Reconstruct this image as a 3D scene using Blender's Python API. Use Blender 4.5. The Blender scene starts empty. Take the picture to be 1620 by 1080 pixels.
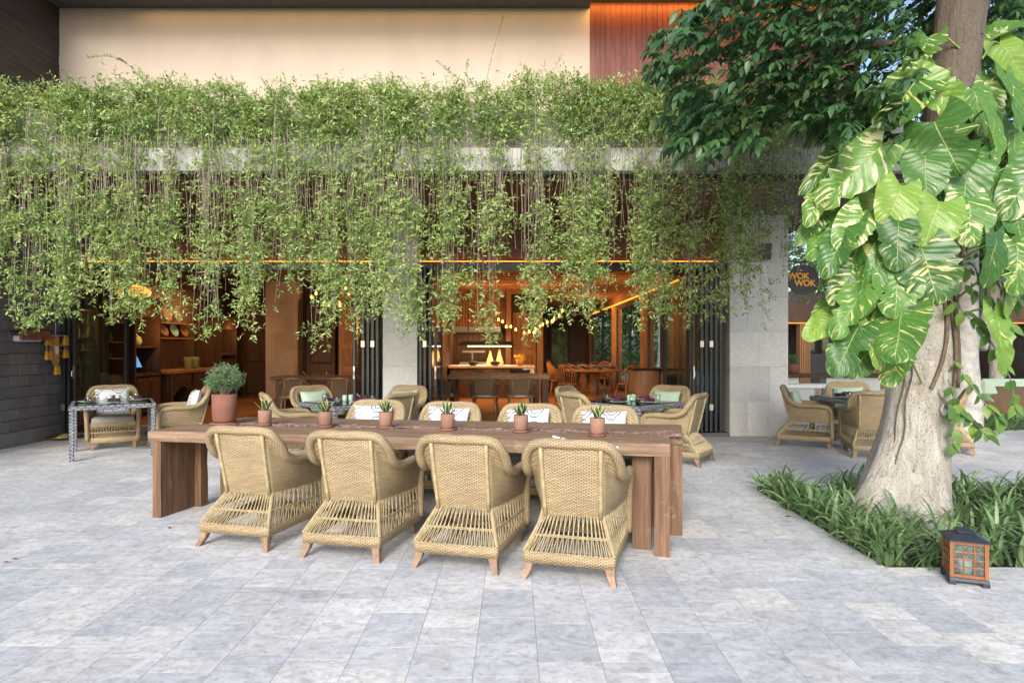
import bpy, bmesh, math, random
import numpy as np
from mathutils import Vector, Matrix, noise
R = math.radians
random.seed(7); rng = np.random.default_rng(7)
S = bpy.context.scene
COL = S.collection
# ------------------------------------------------------------------ camera
cam = bpy.data.cameras.new("camera"); co = bpy.data.objects.new("camera", cam); COL.objects.link(co)
co.location = (0, 0, 1.45); co.rotation_euler = (R(90), 0, 0)
F, CX, CY, H = 1000.0, 812.0, 546.0, 1.45
cam.sensor_width = 36; cam.lens = F/1620*36
cam.shift_x = (810-CX)/1620; cam.shift_y = (CY-540)/1620
cam.clip_start = .05; cam.clip_end = 500
S.camera = co
# ------------------------------------------------------------------ sky, sun, exposure
SUN_EL, SUN_AZ = 30, 192        # azimuth of the sun, clockwise from +Y
w = bpy.data.worlds.new("World"); S.world = w; w.use_nodes = True
nt = w.node_tree; sky = nt.nodes.new('ShaderNodeTexSky'); sky.sky_type = 'NISHITA'
sky.sun_disc = False; sky.sun_elevation = R(SUN_EL); sky.sun_rotation = R(SUN_AZ)
sky.air_density = 1.0; sky.dust_density = 2.5; sky.ozone_density = 1.0
bgn = nt.nodes['Background']; bgn.inputs['Strength'].default_value = .15
nt.links.new(sky.outputs[0], bgn.inputs[0])
sl = bpy.data.lights.new("sun", 'SUN'); sl.energy = 1.65; sl.angle = R(24); sl.color = (1, .97, .92)
so = bpy.data.objects.new("sun", sl); COL.objects.link(so)
az, el = R(SUN_AZ), R(SUN_EL)
sd = Vector((math.sin(az)*math.cos(el), math.cos(az)*math.cos(el), math.sin(el)))
so.rotation_euler = sd.to_track_quat('Z', 'Y').to_euler(); so.location = (0, -5, 12)
S.view_settings.view_transform = 'Standard'; S.view_settings.look = 'None'
S.view_settings.gamma = 1; S.view_settings.use_curve_mapping = False
S.view_settings.exposure = 1.03
S.render.engine = 'CYCLES'; S.cycles.use_denoising = True
S.cycles.max_bounces = 8; S.cycles.transparent_max_bounces = 16
S.cycles.sample_clamp_indirect = 4

# ------------------------------------------------------------------ helpers
def gp(px, py, z=0):
    """photo pixel + height -> world point"""
    Y = (H-z)*F/(py-CY); return Vector(((px-CX)*Y/F, Y, z))
def at(px, py, Y):
    return Vector(((px-CX)*Y/F, Y, H+(CY-py)*Y/F))
def sc(r, g, b):
    f = lambda c: ((c/255+.055)/1.055)**2.4 if c/255 > .04045 else c/255/12.92
    return (f(r), f(g), f(b), 1)

class MB:
    def __init__(s): s.v=[]; s.f=[]; s.uv=[]; s.m=[]; s.mi=0
    def add(s, vs, fs, uvs=None):
        o=len(s.v); s.v += [tuple(p) for p in vs]
        for i,f in enumerate(fs):
            s.f.append(tuple(o+k for k in f)); s.m.append(s.mi)
            if uvs: s.uv += [tuple(u) for u in uvs[i]]
            else:
                P=[Vector(vs[k]) for k in f]; n=(P[1]-P[0]).cross(P[-1]-P[0]); a=[abs(c) for c in n]
                k=a.index(max(a)); ij=((1,2),(0,2),(0,1))[k]
                s.uv += [(p[ij[0]],p[ij[1]]) for p in P]
        return s
    def box(s,x0,x1,y0,y1,z0,z1,M=None):
        vs=[Vector((x,y,z)) for z in (z0,z1) for y in (y0,y1) for x in (x0,x1)]
        if M is not None: vs=[M@p for p in vs]
        return s.add(vs,[(0,2,3,1),(4,5,7,6),(0,1,5,4),(2,6,7,3),(0,4,6,2),(1,3,7,5)])
    def hexa(s,bot,top):   # 4 bottom points ccw seen from above, 4 top points
        return s.add(list(bot)+list(top),[(3,2,1,0),(4,5,6,7),(0,1,5,4),(1,2,6,5),(2,3,7,6),(3,0,4,7)])
    def bar(s,a,b,w,h,up=(0,0,1)):
        a=Vector(a);b=Vector(b);d=(b-a).normalized();x=d.cross(Vector(up))
        if x.length<1e-4: x=d.cross(Vector((0,1,0)))
        x.normalize();u=x.cross(d);x*=w/2;u*=h/2
        return s.hexa([a-x-u,a+x-u,b+x-u,b-x-u],[a-x+u,a+x+u,b+x+u,b-x+u])
    def tube(s,pts,r,n=8,caps=True):
        pts=[Vector(p) for p in pts]; m=len(pts)
        rs=r if hasattr(r,'__len__') else [r]*m
        T=[(pts[min(i+1,m-1)]-pts[max(i-1,0)]).normalized() for i in range(m)]
        x=T[0].orthogonal().normalized(); vs=[];L=0;ls=[]
        for i in range(m):
            x=(x-T[i]*x.dot(T[i]))
            if x.length<1e-6: x=T[i].orthogonal()
            x.normalize(); y=T[i].cross(x)
            if i: L+=(pts[i]-pts[i-1]).length
            ls.append(L)
            for k in range(n):
                a=2*math.pi*k/n; vs.append(pts[i]+(x*math.cos(a)+y*math.sin(a))*rs[i])
        fs=[];us=[];rr=max(rs)
        for i in range(m-1):
            for k in range(n):
                k2=(k+1)%n; fs.append((i*n+k,i*n+k2,(i+1)*n+k2,(i+1)*n+k))
                u0=2*math.pi*rr*k/n;u1=2*math.pi*rr*(k+1)/n
                us.append([(ls[i],u0),(ls[i],u1),(ls[i+1],u1),(ls[i+1],u0)])
        if caps and n>2:
            fs.append(tuple(range(n-1,-1,-1))); us.append([(0,0)]*n)
            fs.append(tuple((m-1)*n+k for k in range(n))); us.append([(0,0)]*n)
        return s.add(vs,fs,us)
    def lathe(s,prof,n=20,c=(0,0,0),cap=True):
        c=Vector(c); vs=[];fs=[];us=[];L=[0]
        for i in range(1,len(prof)): L.append(L[-1]+math.dist(prof[i],prof[i-1]))
        for r,z in prof:
            for k in range(n):
                a=2*math.pi*k/n; vs.append(c+Vector((r*math.cos(a),r*math.sin(a),z)))
        for i in range(len(prof)-1):
            rr=max(prof[i][0],prof[i+1][0],.01)
            for k in range(n):
                k2=(k+1)%n; fs.append((i*n+k,i*n+k2,(i+1)*n+k2,(i+1)*n+k))
                a=2*math.pi*rr*k/n;b=2*math.pi*rr*(k+1)/n
                us.append([(a,L[i]),(b,L[i]),(b,L[i+1]),(a,L[i+1])])
        if cap:
            if prof[0][0]>1e-5: fs.append(tuple(range(n-1,-1,-1))); us.append([(0,0)]*n)
            if prof[-1][0]>1e-5: fs.append(tuple((len(prof)-1)*n+k for k in range(n))); us.append([(0,0)]*n)
        return s.add(vs,fs,us)
    def grid(s,P,uvf=None,flip=False):   # P[i][j] points
        ni=len(P);nj=len(P[0]);vs=[p for r in P for p in r];fs=[];us=[]
        for i in range(ni-1):
            for j in range(nj-1):
                q=[(i,j),(i+1,j),(i+1,j+1),(i,j+1)]
                if flip: q=q[::-1]
                fs.append(tuple(a*nj+b for a,b in q))
                us.append([uvf(a,b) if uvf else (a/(ni-1),b/(nj-1)) for a,b in q])
        return s.add(vs,fs,us)
    def mesh(s,name,smooth=False,bevel=0,mats=None):
        me=bpy.data.meshes.new(name); me.from_pydata(s.v,[],s.f)
        ul=me.uv_layers.new(name='UVMap'); flat=np.array(s.uv,dtype=np.float32).ravel()
        ul.data.foreach_set('uv',flat)
        if mats:
            for m in mats: me.materials.append(m)
            me.polygons.foreach_set('material_index',s.m)
        if bevel:
            bm=bmesh.new();bm.from_mesh(me)
            bmesh.ops.bevel(bm,geom=list(bm.edges),offset=bevel,segments=1,affect='EDGES',clamp_overlap=True)
            bm.to_mesh(me);bm.free()
        if smooth: me.polygons.foreach_set('use_smooth',[True]*len(me.polygons))
        me.update(); return me
    def build(s,name,mat,parent=None,smooth=False,bevel=0,world=False,**kw):
        if world and parent is not None:
            o=Vector(parent.location)
            if parent.parent: o=o+Vector(parent.parent.location)
            s.v=[tuple(Vector(p)-o) for p in s.v]
        mats=mat if isinstance(mat,(list,tuple)) else [mat]
        return obj(name,s.mesh(name,smooth,bevel,mats),parent,**kw)
def obj(name,me,parent=None,loc=(0,0,0),rz=0,rot=None,scale=None,label=None,cat=None,group=None,kind=None):
    o=bpy.data.objects.new(name,me); COL.objects.link(o); o.parent=parent; o.location=loc
    o.rotation_euler=rot if rot is not None else (0,0,rz)
    if scale is not None: o.scale=scale if hasattr(scale,'__len__') else (scale,)*3
    tag(o,label,cat,group,kind); return o
def tag(o,label=None,cat=None,group=None,kind=None):
    if label: o['label']=label
    if cat: o['category']=cat
    if group: o['group']=group
    if kind: o['kind']=kind
    return o
def thing(name,label,cat,loc=(0,0,0),rz=0,group=None):
    return obj(name,None,None,loc,rz,label=label,cat=cat,group=group)
def dup(root,loc,rz,label=None,group=None,rot=None,scale=None,parent=None):
    def cp(o,p):
        c=o.copy(); COL.objects.link(c); c.parent=p
        for ch in list(o.children): cp(ch,c)
        return c
    r=cp(root,parent); r.location=loc; r.rotation_euler=rot if rot is not None else (0,0,rz)
    if scale is not None: r.scale=(scale,)*3
    if label: r['label']=label
    if group: r['group']=group
    return r
def catmull(P,n=4):
    P=[Vector(p) for p in P]; out=[]
    for i in range(len(P)-1):
        a=P[max(i-1,0)];b=P[i];c=P[i+1];d=P[min(i+2,len(P)-1)]
        for k in range(n):
            t=k/n; out.append(.5*((2*b)+(c-a)*t+(2*a-5*b+4*c-d)*t*t+(3*b-a-3*c+d)*t**3))
    out.append(P[-1]); return out
def leaves_mesh(name,pos,dr,nr,ln,wd,fold=.25,mat=None):
    """many small leaves: 4 vertices, 2 triangles each, folded on the midrib; numpy arrays (n,3)"""
    dr=dr/np.linalg.norm(dr,axis=1,keepdims=True)
    sd_=np.cross(dr,nr); sd_/= (np.linalg.norm(sd_,axis=1,keepdims=True)+1e-9)
    up=np.cross(sd_,dr); ln=ln[:,None]; wd=wd[:,None]; n=len(pos)
    A=pos; B=pos+dr*ln*.45+sd_*wd*.5+up*wd*fold; C=pos+dr*ln; D=pos+dr*ln*.45-sd_*wd*.5+up*wd*fold
    V=np.stack([A,B,C,D],1).reshape(-1,3)
    i=np.arange(n)*4; Fc=np.stack([np.stack([i,i+1,i+2],1),np.stack([i,i+2,i+3],1)],1).reshape(-1,3)
    me=bpy.data.meshes.new(name); me.vertices.add(len(V)); me.vertices.foreach_set('co',V.astype(np.float32).ravel())
    me.loops.add(Fc.size); me.loops.foreach_set('vertex_index',Fc.astype(np.int32).ravel())
    me.polygons.add(len(Fc)); me.polygons.foreach_set('loop_start',np.arange(0,Fc.size,3,dtype=np.int32))
    me.update(calc_edges=True)
    if mat: me.materials.append(mat)
    return me

# ------------------------------------------------------------------ materials
class NT:
    def __init__(s,name):
        s.m=bpy.data.materials.new(name); s.m.use_nodes=True; s.t=s.m.node_tree
        s.b=s.t.nodes['Principled BSDF']; s.o=s.t.nodes['Material Output']
    def put(s,sock,v):
        if isinstance(v,bpy.types.NodeSocket): s.t.links.new(v,sock)
        else:
            if sock.type=='RGBA' and len(v)==3: v=(*v,1)
            sock.default_value=v
    def n(s,typ,ins={},out=0,**props):
        nd=s.t.nodes.new('ShaderNode'+typ)
        for k,v in props.items(): setattr(nd,k,v)
        for k,v in ins.items(): s.put(nd.inputs[k],v)
        return nd.outputs[out]
    def math(s,op,a,b=0.0,c=None):
        i={0:a,1:b}
        if c is not None: i[2]=c
        return s.n('Math',i,operation=op)
    def ramp(s,f,stops,interp='LINEAR'):
        nd=s.t.nodes.new('ShaderNodeValToRGB'); cr=nd.color_ramp; cr.interpolation=interp
        while len(cr.elements)<len(stops): cr.elements.new(.5)
        for e,(p,c) in zip(cr.elements,stops):
            e.position=p; e.color=(*c[:3],1) if hasattr(c,'__len__') else (c,c,c,1)
        s.put(nd.inputs[0],f); return nd.outputs[0]
    def mix(s,f,a,b,blend='MIX'):
        nd=s.t.nodes.new('ShaderNodeMix'); nd.data_type='RGBA'; nd.blend_type=blend
        s.put(nd.inputs[0],f); s.put(nd.inputs[6],a); s.put(nd.inputs[7],b); return nd.outputs[2]
    def noise(s,vec=None,scale=5,detail=4,rough=.55,dist=0):
        i={'Scale':scale,'Detail':detail,'Roughness':rough,'Distortion':dist}
        if vec is not None: i['Vector']=vec
        return s.n('TexNoise',i)
    def tc(s,k='Object'): return s.n('TexCoord',out=k)
    def pos(s): return s.n('NewGeometry',out='Position')
    def rand(s):
        a=s.n('ObjectInfo',out='Random'); b=s.n('NewGeometry',out='Random Per Island')
        return s.math('FRACT',s.math('ADD',s.math('MULTIPLY',a,7.31),b))
    def map(s,vec,scale=(1,1,1),loc=(0,0,0),rot=(0,0,0)):
        return s.n('Mapping',{'Vector':vec,'Scale':scale,'Location':loc,'Rotation':rot})
    def bump(s,h,strength=.3,dist=.01):
        s.put(s.b.inputs['Normal'],s.n('Bump',{'Height':h,'Strength':strength,'Distance':dist}))
    def fin(s,col=None,rough=.6,spec=None,metal=None):
        if col is not None: s.put(s.b.inputs['Base Color'],col)
        s.put(s.b.inputs['Roughness'],rough)
        if spec is not None: s.b.inputs['Specular IOR Level'].default_value=spec
        if metal is not None: s.b.inputs['Metallic'].default_value=metal
        return s.m
    def translucent(s,col,f=.3):
        tr=s.n('BsdfTranslucent',{'Color':col}); ms=s.n('MixShader',{0:f,1:s.b.outputs[0],2:tr})
        s.t.links.new(ms,s.o.inputs[0])

def offs(n,vec,r,k=37.0):
    v=n.n('CombineXYZ',{0:n.math('MULTIPLY',r,k),1:n.math('MULTIPLY',r,k*1.7),2:n.math('MULTIPLY',r,k*.6)})
    return n.n('VectorMath',{0:vec,1:v},operation='ADD')
def plain(name,c,rough=.6,metal=0,spec=.5,var=.12,scale=8,bump=.0):
    n=NT(name); o=n.tc('Object'); f=n.noise(o,scale,5)
    col=n.mix(1,c,n.ramp(f,[(.3,1-var*1.5),(.7,1+var)]),'MULTIPLY')
    if bump: n.bump(n.noise(o,scale*8,4),bump,.004)
    return n.fin(col,rough,spec,metal)
def emit(name,c,s):
    n=NT(name); n.b.inputs['Emission Color'].default_value=(*c[:3],1); n.b.inputs['Emission Strength'].default_value=s
    return n.fin((c[0]*.5,c[1]*.5,c[2]*.5,1),.4)

def m_tile():
    n=NT('travertine tile'); p=n.pos(); r=n.rand(); q=offs(n,p,r)
    a=n.noise(n.map(q,(1,1.6,1)),5.0,10,.68,1.6); b=n.noise(q,22,8,.72,.5); c=n.noise(n.map(q,(2,4,2)),4.5,6,.6,1.5)
    base=n.ramp(r,[(0,(.43,.45,.48)),(.3,(.48,.495,.52)),(.6,(.515,.525,.54)),(.85,(.555,.56,.565)),(1,(.63,.615,.60))])
    col=n.mix(1,base,n.ramp(a,[(.28,.68),(.44,.94),(.56,1.07),(.75,1.28)]),'MULTIPLY')
    col=n.mix(n.math('MULTIPLY',n.ramp(c,[(.53,0),(.70,1)]),.42),col,(.36,.28,.22,1))
    col=n.mix(n.math('MULTIPLY',n.ramp(b,[(.36,1),(.52,0)]),.5),col,(.22,.225,.24,1))
    # foot traffic and weather stains reach over several slabs
    big=n.noise(p,.55,5,.6,.6); col=n.mix(1,col,n.ramp(big,[(.32,.84),(.5,.98),(.68,1.06)]),'MULTIPLY')
    n.bump(n.math('ADD',b,n.math('MULTIPLY',a,.6)),.22,.006)
    return n.fin(col,n.ramp(b,[(.3,.7),(.7,.5)]),.4)
def m_stone(name,c1,c2,pit=0,scale=3,bumpk=.3,rough=.75):
    n=NT(name); p=n.pos(); r=n.rand(); q=offs(n,p,r); a=n.noise(q,scale,8,.6,.5); b=n.noise(q,scale*9,6,.65)
    col=n.mix(a,c1,c2); col=n.mix(1,col,n.ramp(r,[(0,.88),(1,1.1)]),'MULTIPLY')
    col=n.mix(1,col,n.ramp(b,[(.3,.86),(.7,1.08)]),'MULTIPLY'); h=b
    if pit:
        v=n.n('TexVoronoi',{'Vector':q,'Scale':26.0}); hole=n.ramp(n.math('ADD',v,n.math('MULTIPLY',b,.25)),[(.20,1),(.30,0)])
        col=n.mix(n.math('MULTIPLY',hole,pit),col,(.012,.012,.014,1)); h=n.math('SUBTRACT',b,n.math('MULTIPLY',hole,2.0))
    w=n.noise(n.map(p,(1.2,1.2,.35)),1.1,6,.6); col=n.mix(1,col,n.ramp(w,[(.3,.86),(.6,1.03)]),'MULTIPLY')
    n.bump(h,bumpk,.006); return n.fin(col,rough,.3)
def m_wood(name,c1,c2,axis=0,rough=.5,scale=1.0,worn=0,bumpk=.15):
    n=NT(name); o=n.tc('Object'); r=n.rand(); q=offs(n,o,r)
    s=[14*scale]*3; s[axis]=.9*scale
    a=n.noise(n.map(q,tuple(s)),1.6,7,.6,.8); s2=[70*scale]*3; s2[axis]=2.5*scale
    b=n.noise(n.map(q,tuple(s2)),1.5,5,.6)
    col=n.mix(n.ramp(a,[(.32,0),(.68,1)]),c1,c2); col=n.mix(1,col,n.ramp(b,[(.3,.78),(.7,1.1)]),'MULTIPLY')
    col=n.mix(1,col,n.ramp(r,[(0,.82),(1,1.15)]),'MULTIPLY')
    if worn:
        ck=n.noise(n.map(q,tuple(v*.6 for v in s2)),1.0,4,.6); col=n.mix(n.math('MULTIPLY',n.ramp(ck,[(.28,1),(.34,0)]),.8),col,(.035,.02,.014,1))
        wn=n.noise(q,5,8,.7,.5); col=n.mix(n.math('MULTIPLY',n.ramp(wn,[(.6,0),(.72,1)]),worn),col,(.45,.38,.33,1))
    n.bump(b,bumpk,.004); return n.fin(col,n.ramp(a,[(.3,rough+.08),(.7,rough-.06)]),.35)
def m_wicker(name,c1,c2,dark,bw=.0165,bh=.0092,rough=.5):
    n=NT(name); uv=n.n('UVMap'); u=n.n('SeparateXYZ',{0:uv}); v=n.n('SeparateXYZ',{0:uv},out=1)
    wob=n.math('MULTIPLY',n.math('SUBTRACT',n.noise(n.map(uv,(14,14,1)),1,2),.5),bh*1.2)
    uc=n.math('DIVIDE',u,bw); vc=n.math('DIVIDE',n.math('ADD',v,wob),bh); fu=n.math('FRACT',uc); fv=n.math('FRACT',vc)
    par=n.math('FLOORED_MODULO',n.math('ADD',n.math('FLOOR',uc),n.math('FLOOR',vc)),2.0)   # over / under
    arch=n.math('SINE',n.math('MULTIPLY',fv,math.pi)); hump=n.math('SINE',n.math('MULTIPLY',fu,math.pi))
    over=n.math('MULTIPLY',arch,n.math('ADD',.55,n.math('MULTIPLY',hump,.45))); under=n.math('MULTIPLY',n.math('SUBTRACT',1.0,hump),n.math('MULTIPLY',arch,.75))
    h=n.math('ADD',n.math('MULTIPLY',par,over),n.math('MULTIPLY',n.math('SUBTRACT',1.0,par),n.math('ADD',under,.18)))
    cell=n.n('CombineXYZ',{0:n.math('FLOOR',n.math('DIVIDE',uc,3.0)),1:n.math('FLOOR',vc)}); rnd=n.n('TexWhiteNoise',{'Vector':cell},out='Value')
    col=n.mix(rnd,c1,c2); col=n.mix(n.ramp(h,[(.12,1),(.62,0)]),col,dark)  # recesses between strands darkened by weave height: shade put into the colour
    big=n.noise(n.tc('Object'),4,5,.6); col=n.mix(1,col,n.ramp(big,[(.3,.84),(.7,1.1)]),'MULTIPLY')
    n.bump(h,.7,.004); return n.fin(col,rough,.35)
def m_leaf(name,stops,rough=.45,tr=.3,trc=(.3,.5,.05,1),veins=False,spec=.4):
    n=NT(name); r=n.rand(); f0=n.noise(n.pos(),1.7,3,.6); col=n.ramp(n.math('ADD',n.math('MULTIPLY',r,.78),n.math('MULTIPLY',n.math('SUBTRACT',f0,.35),.75)),stops)
    f=n.noise(n.pos(),7,3); col=n.mix(1,col,n.ramp(f,[(.3,.82),(.7,1.15)]),'MULTIPLY')
    n.fin(col,rough,spec); n.translucent(n.mix(1,col,trc,'MULTIPLY') if False else n.mix(.5,col,trc),tr); return n.m
def m_glass(name,c=(.9,.95,.95,1),rough=.03,a=0.0):
    n=NT(name); t=n.n('BsdfTransparent',{'Color':c}); f=n.n('LayerWeight',{'Blend':.5},out='Facing'); g=n.n('BsdfGlossy',{'Color':(1,1,1,1),'Roughness':rough})
    k=n.math('ADD',.04+a,n.math('MULTIPLY',n.math('POWER',f,4.5),.7)); ms=n.n('MixShader',{0:k,1:t,2:g}); n.t.links.new(ms,n.o.inputs[0]); return n.m
def m_damask(name,bg,fg):
    n=NT(name); uv=n.n('UVMap'); x=n.n('SeparateXYZ',{0:uv}); y=n.n('SeparateXYZ',{0:uv},out=1)
    ax=n.math('ABSOLUTE',n.math('SUBTRACT',n.math('FRACT',n.math('MULTIPLY',x,1.55)),.5)); ay=n.math('ABSOLUTE',n.math('SUBTRACT',n.math('FRACT',n.math('ADD',n.math('MULTIPLY',y,1.25),.1)),.5))
    v=n.n('CombineXYZ',{0:ax,1:ay}); wob=n.noise(n.map(v,(7,7,1)),1.3,3,.6)
    d=n.math('SQRT',n.math('ADD',n.math('POWER',n.math('MULTIPLY',ax,1.35),2.0),n.math('POWER',ay,2.0)))
    ang=n.math('ARCTAN2',ay,ax); pet=n.math('MULTIPLY',n.math('SINE',n.math('MULTIPLY',ang,8.0)),.02)
    f=n.math('SINE',n.math('MULTIPLY',n.math('ADD',n.math('ADD',d,pet),n.math('MULTIPLY',wob,.10)),44.0))
    msk=n.math('MULTIPLY',n.ramp(f,[(.40,0),(.56,1)]),n.ramp(d,[(.46,1),(.52,.2)]))
    col=n.mix(n.math('MULTIPLY',msk,.95),bg,fg); n.bump(n.noise(uv,260,2),.15,.002); return n.fin(col,.9,.1)
MT={}
MT['tile']=m_tile()
MT['grout']=plain('grout',(.30,.30,.295,1),.9,var=.2,scale=20)
MT['tilefar']=m_stone('far paving',(.5,.52,.54,1),(.66,.66,.66,1),scale=1.2)
MT['soil']=m_stone('soil',(.035,.027,.02,1),(.10,.078,.06,1),scale=9,bumpk=.9,rough=.95)
MT['volcanic']=m_stone('volcanic stone',(.10,.105,.12,1),(.19,.195,.215,1),pit=.8,bumpk=.5)
MT['lime']=m_stone('limestone panel',(.51,.52,.53,1),(.66,.665,.67,1),scale=2.5,bumpk=.12)
MT['lime_in']=m_stone('beige stone panel',(.36,.26,.20,1),(.48,.37,.29,1),scale=2.5,bumpk=.12)
MT['concrete']=m_stone('concrete',(.36,.37,.37,1),(.52,.53,.53,1),scale=4,bumpk=.2)
def m_plaster():
    n=NT('cream plaster'); p=n.pos(); a=n.noise(n.map(p,(1.5,1.5,.5)),1.3,7,.6); b=n.noise(n.map(p,(160,160,60)),1,4)
    col=n.mix(1,(.49,.415,.355,1),n.ramp(a,[(.3,.92),(.7,1.05)]),'MULTIPLY'); n.bump(b,.25,.004); return n.fin(col,.9,.15)
MT['plaster']=m_plaster()
MT['redwood']=m_wood('red stained board',(.10,.026,.018,1),(.17,.045,.03,1),2,.45)
MT['soffit']=m_wood('soffit board',(.13,.058,.034,1),(.20,.09,.055,1),0,.5)
MT['greywood']=m_wood('weathered soffit board',(.11,.085,.075,1),(.17,.135,.12,1),0,.7)
MT['darkwood']=m_wood('dark stained board',(.035,.026,.027,1),(.075,.052,.048,1),1,.5)
MT['cabinet']=m_wood('carved dark timber',(.05,.026,.016,1),(.11,.055,.032,1),2,.4)
MT['warmwood']=m_wood('warm timber',(.22,.10,.04,1),(.36,.17,.075,1),2,.45)
MT['table']=m_wood('weathered table timber',(.15,.088,.052,1),(.34,.235,.16,1),0,.62,1.0,.55)
MT['tableleg']=m_wood('weathered table leg timber',(.085,.046,.027,1),(.20,.115,.068,1),2,.6,1.0,.45)
MT['parquet']=m_wood('parquet board',(.24,.095,.03,1),(.40,.17,.06,1),0,.32)
MT['foot']=m_wood('teak foot',(.19,.12,.078,1),(.30,.195,.13,1),2,.55,2,.2)
MT['wicker']=m_wicker('honey wicker',(.385,.30,.175,1),(.52,.42,.26,1),(.12,.08,.038,1))
MT['rod']=plain('honey wicker rod',(.36,.29,.165,1),.5,var=.2,scale=30)
MT['wgrey']=m_wicker('grey blue weave',(.19,.21,.245,1),(.30,.325,.365,1),(.03,.032,.04,1),.04,.022)
MT['rattan']=m_wicker('brown rattan',(.17,.10,.055,1),(.23,.145,.085,1),(.03,.018,.01,1),.012,.012)
MT['rattanframe']=plain('brown rattan frame',(.20,.115,.06,1),.45,var=.2,scale=20)
MT['seat']=plain('taupe seat cushion',(.30,.28,.275,1),.95,var=.06,scale=40,bump=.2)
MT['damask']=m_damask('damask pillow',(.55,.57,.61,1),(.09,.13,.20,1))
MT['green']=plain('mint pillow',(.36,.47,.37,1),.9,var=.06,scale=12,bump=.15)
MT['white']=plain('white cushion',(.7,.7,.68,1),.9,var=.05)
MT['terracotta']=m_stone('terracotta',(.18,.07,.05,1),(.26,.12,.09,1),scale=6,bumpk=.2,rough=.8)
MT['terrapale']=m_stone('chalky terracotta',(.20,.10,.072,1),(.31,.185,.14,1),scale=8,bumpk=.25,rough=.85)
MT['gravel']=m_stone('white pebbles',(.4,.4,.4,1),(.75,.75,.75,1),scale=60,bumpk=.8)
MT['black']=plain('black metal',(.016,.018,.022,1),.4,.0,.5,var=.2)
MT['alu']=plain('dark aluminium',(.035,.038,.045,1),.35,.3,.5,var=.1)
MT['steel']=plain('brushed steel',(.55,.53,.5,1),.3,.9,.5,var=.08)
MT['brass']=plain('old brass',(.30,.20,.07,1),.4,.8,.5,var=.2)
MT['glass']=m_glass('window glass',(.74,.87,.86,1),.02,.05)
MT['clear']=m_glass('drinking glass',(.95,.97,.97,1),.02,.03)
MT['tabletop']=m_glass('smoked table glass',(.20,.22,.23,1),.04,.10)
MT['plum']=plain('plum napkin',(.075,.018,.045,1),.85,var=.2,scale=30)
MT['mint']=plain('mint ceramic',(.30,.48,.38,1),.3,var=.1)
MT['olive']=plain('olive glaze ceramic',(.22,.24,.085,1),.25,var=.15)
MT['ceramic']=plain('brown ceramic',(.30,.13,.055,1),.4,var=.2)
MT['bottle']=plain('dark bottle',(.05,.035,.015,1),.15,var=.2)
MT['basket']=plain('woven basket',(.5,.28,.09,1),.7,var=.3,scale=40,bump=.4)
MT['fringe']=plain('brown fringe',(.22,.10,.045,1),.9,var=.3,scale=40)
MT['tassel']=plain('yellow tassel',(.55,.27,.02,1),.8,var=.2,scale=60)
MT['lilac']=plain('lilac cloth',(.45,.44,.55,1),.9,var=.05)
MT['sign']=plain('aubergine sign face',(.030,.022,.040,1),.5,var=.05)
MT['orange']=plain('orange lettering',(.9,.42,.02,1),.5,var=.03)
MT['lantern']=m_wood('orange stained lantern wood',(.19,.075,.03,1),(.27,.115,.05,1),2,.4,2)
MT['navy']=plain('dark blue paint',(.022,.028,.042,1),.45,var=.2,scale=30)
MT['wax']=plain('candle wax',(.7,.68,.62,1),.5)
MT['led']=emit('warm led strip',(1,.34,.03),1.6)
MT['bulb']=emit('glowing bulb',(1,.47,.10),3.2)
MT['hoodlamp']=emit('heat lamp tube',(1,.7,.35),5)
MT['screen']=emit('till screen',(.12,.35,.75),.5)
MT['lampshade']=emit('lit woven lamp',(1,.42,.06),.9)
MT['stem']=plain('grey vine stem',(.23,.20,.155,1),.8,var=.25,scale=20)
MT['vine']=m_leaf('vine leaf',[(0,(.085,.165,.045)),(.3,(.20,.32,.095)),(.58,(.36,.485,.17)),(.88,(.56,.65,.31)),(1,(.60,.52,.16))],.5,.42,(.34,.46,.06,1))
MT['treeleaf']=m_leaf('tree leaf',[(0,(.018,.055,.022)),(.5,(.032,.085,.032)),(.85,(.055,.12,.035)),(1,(.10,.17,.03))],.40,.20,(.14,.32,.03,1),spec=.4)
MT['bgleaf']=m_leaf('background leaf',[(0,(.03,.075,.02)),(.6,(.07,.14,.035)),(1,(.16,.24,.05))],.45,.35,(.25,.45,.05,1))
MT['strap']=m_leaf('strap leaf',[(0,(.06,.13,.05)),(.5,(.13,.225,.095)),(.96,(.25,.35,.17)),(1,(.42,.34,.10))],.4,.25,(.2,.36,.05,1))
MT['shrub']=m_leaf('shrub needle',[(0,(.07,.14,.06)),(.5,(.13,.23,.11)),(1,(.22,.32,.17))],.6,.25,(.2,.4,.1,1))
MT['ivy']=m_leaf('creeper leaf',[(0,(.05,.12,.04)),(.5,(.10,.20,.06)),(1,(.26,.40,.06))],.4,.35,(.3,.5,.05,1))
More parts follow.
